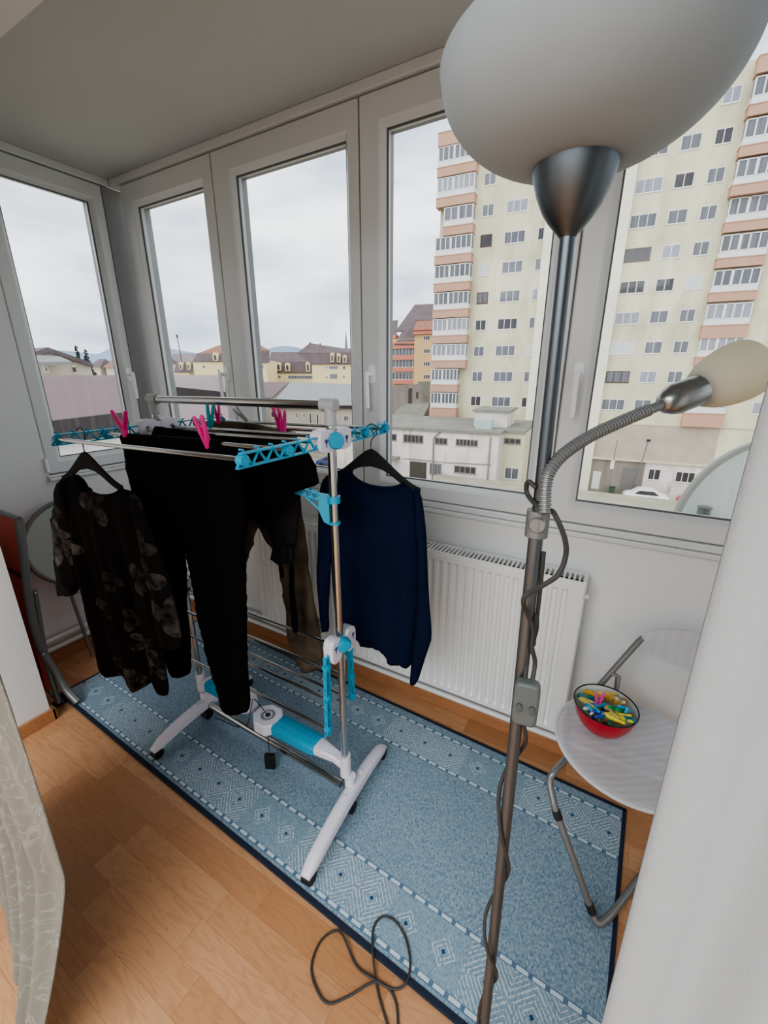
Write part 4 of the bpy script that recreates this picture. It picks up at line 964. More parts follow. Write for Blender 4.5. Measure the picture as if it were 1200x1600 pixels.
dt = thing('folding_table', 'round pale panel with grey rim standing folded on thin legs against the left wall', 'folding table', (-2.42,.97,0))
DC = Vector((-2.43,.975,.668)); Rd = .222; ax = Vector((1,-.05,.10)).normalized()
b = MB(); b.lathe([(0,-.006),(Rd-.008,-.006),(Rd-.008,.006),(0,.006)], axis_m(DC,ax), 56); b.build('table_top', M['paleglass'], dt, smooth=True)
m4 = axis_m(DC,ax); b = MB(); b.tube([m4@Vector((Rd*math.cos(a),Rd*math.sin(a),0)) for a in (2*PI*i/64 for i in range(65))], .0115, 10); b.build('rim', M['greytube'], dt, smooth=True)
for y0, y1 in ((.88,.905),(1.08,1.13)): MB().tube([(-2.44,y0,.72),(-2.42,y0+.006,.42),(-2.40,y1,.012)], .009, 10).build('leg', M['greytube2'], dt, smooth=True)
MB().tube([(-2.412,.885,.40),(-2.412,1.085,.40)], .009, 10).build('cross_bar', M['greytube2'], dt, smooth=True)

# ================================================================== CURTAINS
def curtain(name, label, edge, xs, yfun, m, zs, group=None):
    """edge(z) -> shift of the sheet; xs list along the rail"""
    b = MB(); rings = []
    for z in zs:
        row = []
        for x in xs:
            y, dx = yfun(x, z); row.append(Vector((x+dx, y, z)))
        back = [p+Vector((0,-.003,0)) for p in reversed(row)]
        rings.append(row+back)
    b.loft(rings); return tag(b.build(name, m, None, smooth=True, auto=180), label, 'curtain', group)
zs = [.02+.02*i for i in range(46)]+[.95+.1*i for i in range(15)]+[2.44]
xs = [.060+.004*i for i in range(120)]
def yr(x, z):
    a = x-.06; e = math.exp(-((a)/.006)**2)
    return .288 - .012*(1-math.exp(-a/.012)) + .012*math.sin(a*48+.4*math.sin(z*2))*(1-math.exp(-a/.03)) + .006*math.sin(a*110+2+z*.8)*(1-math.exp(-a/.05)), .004*math.sin(z*3.1)*e
curtain('curtain', 'plain white curtain hanging at the right edge of the opening beside the chair', None, xs, yr, M['curtain'], zs)
def satin_mat():
    m = cloth_mat('cream_satin_curtain', srgb(150,147,137), .22, .5); b = NB(m); nt = m.node_tree; p = nt.nodes['Principled BSDF']
    tc = b.n('ShaderNodeTexCoord'); n = b.n('ShaderNodeTexNoise'); n.inputs['Scale'].default_value = 7; n.inputs['Distortion'].default_value = 3; n.inputs['Detail'].default_value = 2; nt.links.new(tc.outputs['Object'], n.inputs['Vector'])
    f = b.m('MULTIPLY', b.m('LESS_THAN', b.m('ABSOLUTE', b.m('SUBTRACT', n.outputs['Fac'], .52)), .02), .7)
    c = b.mix(f, (*srgb(143,140,129),1), (*srgb(170,167,157),1)); nt.links.new(c, p.inputs['Base Color']); p.inputs['Sheen Weight'].default_value = .2
    return m
M['satin'] = satin_mat()
xs = [-1.62+.0062*i for i in range(120)]
def yl(x, z):
    k = max(0, min(1, (.50-z)/.45)); e = (x+1.62)/.744
    y = .178 - .16*k**1.35*e**2 + .016*math.sin(x*62+.5*math.sin(z*3)) *(1-.3*e) + .006*math.sin(x*130+z*4)
    return y, -.012*k + .010*math.sin(z*9)*k
curtain('curtain', 'cream patterned satin curtain at the left edge of the opening', None, xs, yl, M['satin'], zs)

# ================================================================== OUTSIDE
GZ = -10.95
TA = math.atan2(.09084448, .99586509); TU = Vector((math.cos(TA), math.sin(TA), 0)); TN = Vector((-TU.y, TU.x, 0))
def tpix(x, y, D):
    """pixel -> (s, z) on the plane parallel to the tower front at distance D"""
    d = ray(x, y); p = CAM + d*(D/d.dot(TN)); return (p-CAM).dot(TU), p.z
struct(MB().box((-900,3.5,GZ-.3),(900,1500,GZ)).build('ground_1', M['ground']))
struct(MB().box((-900,-900,GZ-.3),(-4.5,3.49,GZ)).build('ground_2', M['ground']))
# our own building's wall below the balcony
struct(MB().box((-2.75,YW+.2,GZ),(3.5,YW+.22,-.2)).build('wall_outside', M['beige']))

DT_ = 50.75
class Frame:
    """root of a building whose front is parallel to the tower front; local x along the front, y away, z up from ground"""
    def __init__(s, name, label, cat, s0, D, group=None):
        s.s0 = s0; s.D = D; p = TU*s0 + TN*D
        s.root = thing(name, label, cat, (p.x,p.y,GZ), TA, group)
    def p(s, x, y, off=0):
        a, z = tpix(x, y, s.D+off); return a-s.s0, z-GZ
# ---------------- the tower block
SOFF = 2.564
tw = Frame('apartment_tower', 'tall yellow apartment tower with pink balcony bands seen through the right-hand windows', 'building', -.5, DT_)
tr_ = tw.root
def lx(s, y=0):          # tower 's' as measured on the front plane -> local x for something at depth offset y
    return (s+SOFF)*(DT_+y)/DT_ - tw.s0
def lz(z, y=0): return 1.5+(z-1.5)*(DT_+y)/DT_ - GZ
b = MB(); b.box((lx(-19.3),0,0),(lx(22),14,25.0-GZ)); b.build('facade', M['yellow'], tr_, keep=True)
MB().box((lx(-8.42,-.55),-.55,0),(lx(-1.0,-.55),.1,25.1-GZ)).build('pilaster', M['pilaster'], tr_, keep=True)
MB().box((lx(-.98),-.06,-7.1-GZ),(lx(9.6),.1,-3.37-GZ)).build('bare_plaster_panel', M['greyplaster'], tr_, keep=True)
b = MB(); b.box((lx(-.98),-.10,-3.42-GZ),(lx(13.5),.05,-3.32-GZ)); b.build('string_course', M['sillext'], tr_, keep=True)
winmesh = {}
rw = random.Random(11)
def ext_window(parent, x0, z0, w, h, n, y=0, frame='extframe', pane=None, name='window'):
    """window part (frame) with its pane as sub-part, meshes shared between equal sizes"""
    key = (round(w,2), round(h,2), n, frame)
    pane = pane or rw.choice(['paneA','paneA','paneB','paneC'])
    if key not in winmesh:
        b = MB(); t = .045
        b.box((-.06,-.04,-.06),(w+.06,.02,-.0)); b.box((-.03,-.02,h),(w+.03,.02,h+.03)); b.box((-.03,-.02,0),(0,.02,h)); b.box((w,-.02,0),(w+.03,.02,h))
        b.box((0,-.012,0),(w,.03,t)); b.box((0,-.012,h-t),(w,.03,h)); b.box((0,-.012,0),(t,.03,h)); b.box((w-t,-.012,0),(w,.03,h))
        for i in range(1,n): b.box((w*i/n-.035,-.014,0),(w*i/n+.035,.03,h))
        o = b.build(name, M[frame], None); me = o.data; bpy.data.objects.remove(o)
        pms = {}
        winmesh[key] = (me, pms)
    me, pms = winmesh[key]
    if pane not in pms:
        b = MB(); b.box((.02,.0,.02),(w-.02,.012,h-.02)); o = b.build('pane', M[pane], None); pms[pane] = o.data; bpy.data.objects.remove(o)
    o = bpy.data.objects.new(name, me); COL.objects.link(o); o.parent = parent; o.location = (x0, y, z0)
    p = bpy.data.objects.new('pane', pms[pane]); COL.objects.link(p); p.parent = o
    return o
for k in range(10):
    zt = -.95+2.72*k; h = 1.06
    for s0, s1, n in ((-14.75,-13.6,2),(-12.3,-10.25,3),(-.92,1.15,3),(2.07,3.48,2),(4.45,5.62,2),(-9.0,-7.9,2)):
        if s0 == 2.07 and k < 0: continue
        fr = 'woodpane' if rw.random() < .06 else 'extframe'
        pn = None
        if rw.random() < .03: pn = 'panew'
        ext_window(tr_, lx(s0), lz(zt-h), s1-s0, h, n, -.012, fr, pn)
for s0, k in ((11.6,0),(11.6,1),(11.6,2),(11.6,3),(11.6,4),(11.6,5)): ext_window(tr_, lx(s0), lz(-.95+2.72*k-1.06), 1.5, 1.06, 2, -.012)
def balcony(s0, s1, zt, zg0, band_h, y, n, splitwhite=True):
    """pink parapet band with a glazed, white-framed loggia standing on it"""
    b = MB(); x0, x1 = lx(s0,y), lx(s1,y); z1 = lz(zt,y); z0 = lz(zt-band_h,y)
    b.box((x0,y,z0),(x1,.0,z1)); b.box((x0-.04,y-.04,z1-.07),(x1+.04,0,z1))
    o = b.build('balcony', M['pinkband'], tr_, keep=True)
    if zg0 is None: return
    g0, g1 = z1, lz(zg0,y); w = x1-x0-.1; xa = x0+.06; f = MB(); lo = g0+.50; yy = y+.08
    f.box((xa,yy-.01,g0),(xa+w,yy+.06,lo)); f.box((xa,yy-.03,lo-.05),(xa+w,yy+.06,lo+.05)); f.box((xa,yy-.03,g1-.08),(xa+w,yy+.06,g1))
    for i in range(n+1):
        xx = xa+w*i/n; tk = .11 if i in (0,n,n//2) else .055; f.box((max(xa,xx-tk),yy-.03,lo),(min(xa+w,xx+tk),yy+.06,g1))
    for sx in (xa, xa+w-.05): f.box((sx,yy,g0),(sx+.05,.0,lo)); f.box((sx,yy,g1-.1),(sx+.05,0,g1)); f.box((sx,-.1,lo),(sx+.05,0,g1))
    fo = f.build('glazing_frame', M['extframe'], o, keep=True)
    p = MB(); p.box((xa+.02,yy+.02,lo),(xa+w-.02,yy+.03,g1-.02)); p.box((xa+.01,yy+.05,lo),(xa+.02,0,g1-.05)); p.box((xa+w-.02,yy+.05,lo),(xa+w-.01,0,g1-.05))
    p.build('pane', M[rw.choice(['paneA','paneB','paneA'])], o, keep=True)
for k in range(11):
    zt = 22.1+2.72-2.72*k
    low = k >= 9
    if k == 0: balcony(-19.85,-15.7,25.1,None,1.2,-1.05,7)
    else:
        balcony(-19.85 if k != 3 else -19.0, -15.7 if not low else -16.5, zt, zt+2.72-.95 if k > 1 else 23.85, .86 if k < 10 else 1.3, -1.05, 7 if k != 3 else 4)
for k in range(11):
    zt = 22.1+2.72-2.72*k
    if k == 0: balcony(6.35,12,25.2,None,1.15,-.9,6)
    elif k < 4: balcony(6.35,9.9 if k > 2 else 12,zt,zt+2.72-.95,.78,-.9,5 if k > 2 else 8)
    elif k < 10: balcony(6.4,9.85,zt,zt+2.72-.95,.78 if k != 7 else 1.15,-.55,5)
    else: balcony(6.4,9.7,-2.08,-.2,1.3,-.6,6)
# ground-floor annexe of the tower
a1 = Frame('ground_floor_annexe', 'low stained white annexe with grey doors at the foot of the tower, right window', 'building', 4.5+SOFF, DT_-.35)
def ax_(s): return (s+SOFF)-a1.s0
MB().box((ax_(-1.0),0,0),(ax_(13.5),.30,-7.15-GZ)).build('wall', M['whiterender'], a1.root, keep=True)
MB().box((ax_(-1.0),-.25,-7.15-GZ),(ax_(13.5),.32,-7.0-GZ)).build('roof_slab', M['sillext'], a1.root, keep=True)
MB().box((ax_(-.98),-.02,0),(ax_(4.0),.02,-7.2-GZ)).build('grey_wall_patch', M['oldgrey'], a1.root, keep=True)
MB().box((ax_(2.02),-.05,.5),(ax_(3.36),.0,3.1)).build('door', M['doorgrey'], a1.root, keep=True)
MB().box((ax_(-.72),-.05,.5),(ax_(.04),.0,2.45)).build('door', M['doorwhite'], a1.root, keep=True)
ext_window(a1.root, ax_(4.4), 2.05, 1.05, 1.1, 2, -.03); ext_window(a1.root, ax_(6.8), 2.05, 1.6, 1.05, 3, -.03)
# lamp pole and cars in the yard
def tw_pt(s, z, y): q = TU*(s+SOFF) + TN*(DT_+y); return Vector((q.x,q.y,z))
q = tw_pt(3.2,GZ,-.9); pl = thing('utility_pole', 'thin grey pole with a lamp head in front of the annexe', 'pole', q)
MB().tube([q, q+Vector((.55,0,6.1))], .06, 8).build('shaft', M['greytube2'], pl); MB().box(q+Vector((.4,-.12,6.0)), q+Vector((.75,.12,6.22))).build('lamp_head', M['dark_pl'], pl)
q = tw_pt(.9,GZ,-1.1); pl = thing('utility_pole', 'slim grey post with a white box beside the white door of the annexe', 'pole', q)
MB().tube([q, q+Vector((.1,0,6.0))], .045, 8).build('shaft', M['greytube2'], pl); MB().box(q+Vector((-.15,-.2,3.0)), q+Vector((.2,.1,3.9))).build('box', M['extframe'], pl)
q = tw_pt(1.3,GZ,-.9); bn = thing('wheelie_bin', 'dark green bin beside the grey door of the annexe', 'bin', q)
MB().box(q+Vector((-.25,-.25,.05)), q+Vector((.25,.25,.95))).build('body', mat('bin_green', srgb(60,90,70), .6, var=.1), bn, bevel=.04); MB().box(q+Vector((-.29,-.31,.95)), q+Vector((.29,.27,1.03))).build('lid', mat('bin_lid', srgb(50,76,60), .6, var=.1), bn, bevel=.02)
def car(label, q, ang, m, sc=1.0):
    t = thing('car', label, 'car', q, ang, 'parked cars')
    prof = [(-2.0,.35),(-2.02,.75),(-1.75,.92),(-1.3,.97),(-.75,1.42),(.55,1.45),(1.2,1.0),(1.9,.85),(2.05,.6),(2.0,.33)]
    b = MB(); rings = []
    for y, k in ((-.84,.0),(-.80,.05),(.80,.05),(.84,.0)):
        rings.append([Vector((x*sc, (y*(1 if z < 1 else .82))*sc, (z+(k if z > .9 else 0))*sc)) for x,z in prof])
    b.loft(rings); b.build('body', m, t, smooth=True, keep=True, auto=35)
    g = MB()
    for sd in (-1,1): g.prism([(-1.2*sc,.98*sc),(-.72*sc,1.36*sc),(.5*sc,1.39*sc),(1.05*sc,1.02*sc)], (0,.02), Matrix(((1,0,0,0),(0,0,1,sd*.80*sc-(.01 if sd>0 else .01)),(0,1,0,0),(0,0,0,1))))
    g.build('side_window', M['paneC'], t, keep=True)
    for x in (-1.25,1.25):
        for y in (-.76,.76):
            w = MB(); w.tube([((x)*sc,(y-.1)*sc,.32*sc),(x*sc,(y+.1)*sc,.32*sc)], .32*sc, 16); w.build('wheel', M['black_pl'], t, smooth=True, keep=True)
    return t
q = tw_pt(4.3,GZ,-2.2); car('white car parked in front of the annexe below the tower', q, TA, M['carwhite'])
q = tw_pt(9.0,GZ,-2.4); car('red car parked beside the white one, half hidden by the satellite dish', q, TA, M['carred'])
q = onz(519,729,GZ); car('dark blue car parked in the yard behind the drying rack', q, .35, M['carblue'], 1.05)
q = onz(462,728,GZ); car('blue car parked beside the dark blue one and mostly hidden by the black top', q, .35, M['carblue'], 1.0)

# ---------------- low white building in front of the tower
lb = Frame('low_white_building', 'low flat-roofed white building with rusty stains in front of the tower', 'building', -8, 38)
xl, _ = lb.p(520,670); xr, zr = lb.p(780.7,675.3); xs_, _ = lb.p(786,675,1.9); xe, _ = lb.p(822,671,1.9)
MB().box((xl,0,0),(xr,11.45,zr-.25)).build('wall', M['whiterender'], lb.root, keep=True)
MB().box((xr,1.9,0),(xe,11.45,zr-.25)).build('recessed_wall', M['yellow'], lb.root, keep=True)
b = MB(); b.box((xl-.1,-.18,zr-.25),(xr+.15,11.5,zr)); b.box((xr,1.7,zr-.25),(xe,11.5,zr-.003)); b.build('flat_roof', M['flatroof'], lb.root, keep=True)
def rw_(f, x0, y0, x1, y1, n, off=0, pane='paneC', frame='oldgrey', name='window'):
    a, z1 = f.p(x0,y0,off); c, z0 = f.p(x1,y1,off); return ext_window(f.root, a, z0, c-a, z1-z0, n, off-.02, frame, pane, name)
for r in ((602,677.5,619.5,688.5,2),(631,678.8,661,692.8,5),(680.5,684,698.5,695,3),(713,686,746,698,6),(710.5,727.5,743,741,4)): rw_(lb,*r)
rw_(lb,788.5,684.5,813,694.5,3,1.9); rw_(lb,789.5,730,809,749.5,2,1.9,'paneA','extframe')
a, z1 = lb.p(640.5,720.5); c, z0 = lb.p(666,749); MB().box((a,-.03,0),(c,.02,z1)).build('garage_opening', M['openshade'], lb.root, keep=True)  # flat dark panel, painted for the shade inside the opening
a, z1 = lb.p(672,724); c, z0 = lb.p(689,742); rw_(lb,672,724,689,742,3,0,'paneA')
a, z1 = lb.p(602,716); c, z0 = lb.p(616,742); MB().box((a,-.03,0),(c,.02,z1)).build('garage_door', M['doorwhite'], lb.root, keep=True)
b = MB(); a, z = lb.p(600,715); c, _ = lb.p(625,717); b.box((a,-.9,z),(c,0,z+.25)); b.build('canopy', M['flatroof'], lb.root, keep=True)
b = MB()
for px, y0 in ((767,683),(678,684)):
    a, z1 = lb.p(px,y0); b.tube([(a,-.1,0),(a,-.1,z1)], .07, 8)
a0, z0 = lb.p(678,684); a1_, z1 = lb.p(692,672); b.tube([(a0,-.1,z0),(a1_,-.1,z1)], .06, 8)
a0, z0 = lb.p(630,716); a1_, z1 = lb.p(768,726); b.tube([(a0,-.06,z0),((a0+a1_)/2,-.06,(z0+z1)/2-.1),(a1_,-.06,z1)], .04, 6)
b.build('drainpipe', M['oldgrey'], lb.root, keep=True)
a, z1 = lb.p(742,643,3.5); c, z0 = lb.p(793,662,3.5); hb = MB(); hb.box((a,3.5,zr),(c,7.8,z1)); hb.build('roof_hut', M['whiterender'], lb.root, keep=True)
MB().box((a-.2,3.3,z1),(c+.2,8,z1+.22)).build('hut_roof', M['flatroof'], lb.root, keep=True)
a, z1 = lb.p(743,655,1.5); c, z0 = lb.p(767,670,1.5); b = MB(); b.box((a,1.5,zr),(c,2.7,z1)); o = b.build('ventilation_unit', mat('pale_aqua_metal', srgb(176,196,192), .5, var=.1), lb.root, keep=True)
# nearer flat roof under the window
nr = thing('shed_roof', 'mossy flat shed roof close below the windows', 'building', onz(800,780,-7.5)*1.0)
nr.location.z = GZ
P4 = [onz(650,780,-7.5), onz(683,741,-7.5), onz(1075,784,-7.5), onz(1250,803,-7.5)]
n1 = P4[3]+Vector((3,-26,0)); n0 = P4[0]+Vector((3,-22,0))
b = MB(); lo = [n0,P4[0],P4[1],P4[2],P4[3],n1]; b.loft([[Vector((p.x,p.y,-7.8)) for p in lo],[Vector((p.x,p.y,-7.5)) for p in lo]]); b.build('roof', M['moss'], nr)
b = MB(); cc = sum(lo, Vector())/6; li = [p.lerp(cc,.02) for p in lo]; b.loft([[Vector((p.x,p.y,GZ)) for p in li],[Vector((p.x,p.y,-7.8)) for p in li]]); b.build('wall', M['whiterender'], nr)

# ---------------- ruined grey house and the orange block left of the tower
rh = Frame('ruined_house', 'derelict grey house with broken gable left of the tower', 'building', -20, 57)
pts = [rh.p(*p) for p in ((575,660),(575,604),(655,600),(674,632),(674,660))]
pts = [(x, max(z,0) if i not in (0,4) else 0) for i,(x,z) in enumerate(pts)]
b = MB(); b.loft([[Vector((x,0,z)) for x,z in pts],[Vector((x,8,z)) for x,z in pts]]); b.build('wall', M['oldgrey'], rh.root, keep=True)
b = MB(); e0, e1 = pts[2], pts[3]
b.loft([[Vector((e0[0]-.1,-.4,e0[1]+.05)),Vector((e1[0]+.3,-.4,e1[1]-.3)),Vector((e1[0]+.3,-.4,e1[1]-.05)),Vector((e0[0]-.1,-.4,e0[1]+.3))],[Vector((e0[0]-.1,8.4,e0[1]+.05)),Vector((e1[0]+.3,8.4,e1[1]-.3)),Vector((e1[0]+.3,8.4,e1[1]-.05)),Vector((e0[0]-.1,8.4,e0[1]+.3))]])
b.build('roof', M['flatroof'], rh.root, keep=True)
for x0,y0,x1,y1 in ((638,606,644,631),(650,612,654,623)): rw_(rh,x0,y0,x1,y1,1,0,'paneC','oldgrey')
a, z1 = rh.p(628,636); c, _ = rh.p(672,652); MB().loft([[Vector((a,-3,0)),Vector((c,-3,0)),Vector((c,-3,z1-1)),Vector((a,-3,z1-.8))],[Vector((a,0,0)),Vector((c,0,0)),Vector((c,0,z1+.8)),Vector((a,0,z1+.4))]]).build('lean_to', M['flatroof'], rh.root, keep=True)
ob = Frame('orange_apartment_block', 'ochre and coral apartment block with brown mansard roof beyond the tower', 'building', -34, 86)
def bx(f, x0, y0, x1, y1, o0, o1, m, name, toground=False):
    a, z1 = f.p(x0,y0,o0); c, z0 = f.p(x1,y1,o0)
    return MB().box((a,o0,0 if toground else z0),(c,o1,z1)).build(name, M[m], f.root, keep=True)
bx(ob,585,527,614,640,1.5,12,'orange','wall',True); bx(ob,648,516,700,640,-1,12,'orange','stair_wall',True); bx(ob,612,530,651,640,.3,12,'orange','wall',True)
for y0, y1 in ((536,544),(555,562),(574,581),(593,600)): bx(ob,611.5,y0,651,y1,-.6,.6,'coral','balcony_band')
for y0, y1 in ((544,555),(562,574),(582,593)):
    a, z1 = ob.p(613,y0+.3,-.3); c, z0 = ob.p(650,y1-.3,-.3); ext_window(ob.root, a, z0, c-a, z1-z0, 7, -.35, 'extframe', 'paneA')
for y0 in (525,545.5,565.5,585.5,606): rw_(ob,662,y0,671.5,y0+6.5,3,-1,'paneC','extframe')
for y0 in (531,546,566,586): rw_(ob,608.5,y0,612,y0+5,1,1.5,'paneC','coral')
bx(ob,610,535,652,537.5,-.7,.3,'coral','cornice'); bx(ob,645,514,702,520,-1.5,2,'coral','cornice'); bx(ob,585,524,618,529,1.2,3,'coral','cornice')
def slope(f, pix, o0, o1, m, name):
    """roof surface: pix = near-left, near-right, far-right, far-left"""
    P = []
    for i,(x,y) in enumerate(pix):
        o = o0 if i < 2 else o1; a, z = f.p(x,y,o); P.append(Vector((a,o,z)))
    Q = [p-Vector((0,0,.25)) for p in P]
    return MB().loft([Q,P]).build(name, M[m], f.root, keep=True)
slope(ob,[(617,537),(652,537),(652,503),(630,514)],-.7,4,'brownroof','steep_roof'); slope(ob,[(618,517),(690,514),(690,474),(648,476)],3,13,'brownroof','upper_roof'); slope(ob,[(645,516),(702,514),(700,497),(652,499)],-1.5,2,'rustroof','eave_roof'); slope(ob,[(650,500),(702,500),(702,483),(655,484)],1.5,5,'brownroof','steep_roof')
slope(ob,[(585,525),(620,525),(622,500),(592,502)],1.5,7,'brownroof','steep_roof')

# ---------------- camera-facing frames for the far scenery on the left
FA = math.atan2(RT.y, RT.x); FN = Vector((sy_, cy_, 0))
class Frame2:
    def __init__(s, name, label, cat, px, hd, group=None):
        p = far(px, 585, hd); s.x0 = p.dot(RT); s.D = hd; q = RT*s.x0 + FN*hd
        s.root = thing(name, label, cat, (q.x,q.y,GZ), FA, group)
    def p(s, x, y, off=0):
        p = far(x, y, s.D+off); return p.dot(RT)-s.x0, p.z-GZ
def mansard(label, px, hd, walls, steep, upper, dormers, wins, chim=()):
    f = Frame2('mansard_house', label, 'building', px, hd, 'mansard houses on the skyline')
    for w_ in walls: bx(f,*w_,0,14,'cream','wall',True)
    for q_ in steep: slope(f,q_,-.4,1.6,'brownroof','steep_roof')
    for q_, m in upper: slope(f,q_,1.4,9,m,'upper_roof')
    for x, y, w, h in dormers:
        a, z = f.p(x-w/2,y,-.6); c, z0 = f.p(x+w/2,y+h,-.6); b = MB(); b.box((a,-.7,z0),(c,1.5,z-(c-a)*.35))
        pr = [(a,z-(c-a)*.36)]+[((a+c)/2+(c-a)/2*math.cos(t), z-(c-a)*.36+(c-a)*.4*math.sin(t)) for t in (PI-PI*i/8 for i in range(9))]+[(c,z-(c-a)*.36)]
        b.prism(pr, (-.7,1.5), Matrix(((1,0,0,0),(0,0,1,0),(0,1,0,0),(0,0,0,1)))); d = b.build('dormer', M['cream'], f.root, keep=True)
        MB().box((a+(c-a)*.25,-.74,z0+(z-z0)*.1),(c-(c-a)*.25,-.69,z-(z-z0)*.3)).build('dormer_window', M['paneC'], d, keep=True)
    for x0,y0,x1,y1,n in wins: rw_(f,x0,y0,x1,y1,n,0,'paneA','extframe')
    for x,y,w,h in chim:
        a, z = f.p(x,y,5); c, z0 = f.p(x+w,y+h,5); MB().box((a,5,z0),(c,6,z)).build('chimney', M['rustroof'], f.root, keep=True)
    return f
mansard('cream house with brown hipped roof, leftmost of the skyline row', 330, 150, [(301,563,422,640),(271,580.5,303,640)],
        [[(301,564),(350,564),(350,552),(308,552)],[(272,581),(302,581),(302,565),(276,566)],[(388,564.5),(421,566),(421,547),(386,547)]],
        [([(306,553),(352,553),(352,537),(340,540)],'rustroof'),([(386,548),(422,548),(397,533.5),(386,540)],'rustroof')],
        [(282,566,6,12),(294,566,6,12),(336,551,9,13)], [(394,570,412,576,5),(394,584,411,592,6),(316,571,321,575,1),(340,577,344,584,1)], [(394,533,3,4)])
mansard('cream house with low brown mansard roof and four dormers, middle of the skyline row', 450, 168, [(413,581,494,640)],
        [[(413,582),(494,582),(488,565),(420,565)]], [([(419,566),(486,566),(480,550),(424,550)],'brownroof')],
        [(423,566,7,14),(435,566,8,13),(449,567,8,13),(481,565,7,16)], [(415,586,428,592,5),(450,587,491,592,9),(434,587,439,591,1)])
mansard('cream house with tall brown roof and chimneys, rightmost of the skyline row', 515, 140, [(487,567,562,640)],
        [[(486,568),(562,568),(562,551),(466,551)]], [([(464,552),(562,552),(548,546),(484,536)],'brownroof')],
        [(519,551,6,15),(529,552,6,14),(538.5,555,6,12)], [(514,572,528,577,4),(515,584,527,592,4),(509,573,512,576,1),(509,588,512,591,1),(535,572,540,577,1),(536,587,539,591,1)], [(483,534,2,4),(499,536,2,4)])
# church spire, radio mast
f = Frame2('church_tower', 'slim pale church spire beside the window frame on the skyline', 'church', 541, 260)
a, z = f.p(538.5,549); c, z0 = f.p(544,575); b = MB(); b.box((a,0,0),(c,c-a,z)); b.build('tower', M['beige'], f.root, keep=True)
_, zt = f.p(541,516); m_ = (a+c)/2; hw = (c-a)/2
b = MB(); b.loft([[(m_-hw,0,z),(m_+hw,0,z),(m_+hw,2*hw,z),(m_-hw,2*hw,z)],[(m_-.1,hw-.1,zt),(m_+.1,hw-.1,zt),(m_+.1,hw+.1,zt),(m_-.1,hw+.1,zt)]]); b.build('spire', M['oldgrey'], f.root, keep=True)
f = Frame2('radio_mast', 'thin radio mast on the far hill in the leftmost front window', 'mast', 287, 420)
_, z1 = f.p(284,523); _, z0 = f.p(289,560); b = MB(); b.tube([(1.2,0,0),(-1.2,0,z1)], .38, 6); b.build('shaft', M['dark_pl'], f.root, keep=True); MB().box((-1.8,-.6,z1-2.5),(-.6,.6,z1)).build('antenna_head', M['dark_pl'], f.root, keep=True)
# industrial halls
def hall(name, label, quad, hds, mroof, fascia, wall, group='long low halls below the windows'):
    P = [far(x,y,h) for (x,y),h in zip(quad,hds)]
    t = thing(name, label, 'building', (sum((p.x for p in P))/4, sum((p.y for p in P))/4, GZ), 0, group)
    MB().loft([[p-Vector((0,0,.2)) for p in P], P]).build('roof', M[mroof], t)
    b = MB(); up = Vector((0,0,1)); c = sum(P, Vector())/4
    Q = [Vector((p.x+(c.x-p.x)*.015,p.y+(c.y-p.y)*.015,p.z-.2)) for p in P]
    b.loft([[Vector((q.x,q.y,GZ)) for q in Q], Q]); b.build('wall', M[wall], t)
    b = MB(); a, c2 = P[0], P[1]; n = (c2-a).cross(up).normalized(); 
    if n.dot(c-a) > 0: n = -n
    b.loft([[a+n*.05-up*fascia, a+n*.3-up*fascia, a+n*.3+up*.04, a+n*.05+up*.04],[c2+n*.05-up*fascia, c2+n*.3-up*fascia, c2+n*.3+up*.04, c2+n*.05+up*.04]]); b.build('fascia', M['darkband'], t)
    return t
def xh(x, y, X): d = onx(x, y, X); return d.x*sy_+d.y*cy_
hall('industrial_hall', 'long hall with faded maroon sheet roof and white wall outside the left window', [(30,664),(215,642),(215,585.8),(30,587)], [xh(30,664,-22),xh(215,642,-22),xh(215,585.8,-41),xh(30,587,-41)], 'pinkroof', 1.0, 'extframe')
hall('industrial_hall', 'hall with pinkish roof and dark side band seen through the leftmost front window', [(236,601),(352,613),(352,586),(232,585.5)], [48,50,85,82], 'pinkroof2', 1.6, 'darkband')
hall('industrial_hall', 'lower pinkish roof between the dark band and the drying rack top bar', [(236,662),(395,672),(395,623),(236,621)], [27,29,46,46], 'pinkroof2', .8, 'beige')
hall('industrial_hall', 'hall with lilac grey roof left of the slate-grey one', [(386,622),(424,622),(452,597),(386,597)], [72,72,106,106], 'pinkroof', .5, 'beige')
gh = hall('warehouse', 'white warehouse with slate-grey roof behind the drying rack top bar', [(421,633),(566,634),(566,600.5),(455,597)], [66,66,100,100], 'greyroof', .4, 'beige')
f = Frame2('temp', 'x', 'x', 480, 66.0); fo = f.root
for x0,y0,x1,y1,n in ((424,643,431,652,1),(463,645,466,653,1),(474,646,477,653,1),(484,646,488,662,1),(495,647,499,664,1),(524,647,527,656,1),(538,650,545,668,2),(411,640,417,650,1),(438,642,440,650,1)):
    a, z1 = f.p(x0,y0,-.5); c, z0 = f.p(x1,y1,-.5); w_ = far(x0,y1,65.3)
    o = ext_window(gh, 0, 0, c-a, z1-z0, n, 0, 'extframe', 'paneC'); o.rotation_euler = (0,0,FA); o.location = Vector((w_.x,w_.y,w_.z))-gh.location
bpy.data.objects.remove(fo)
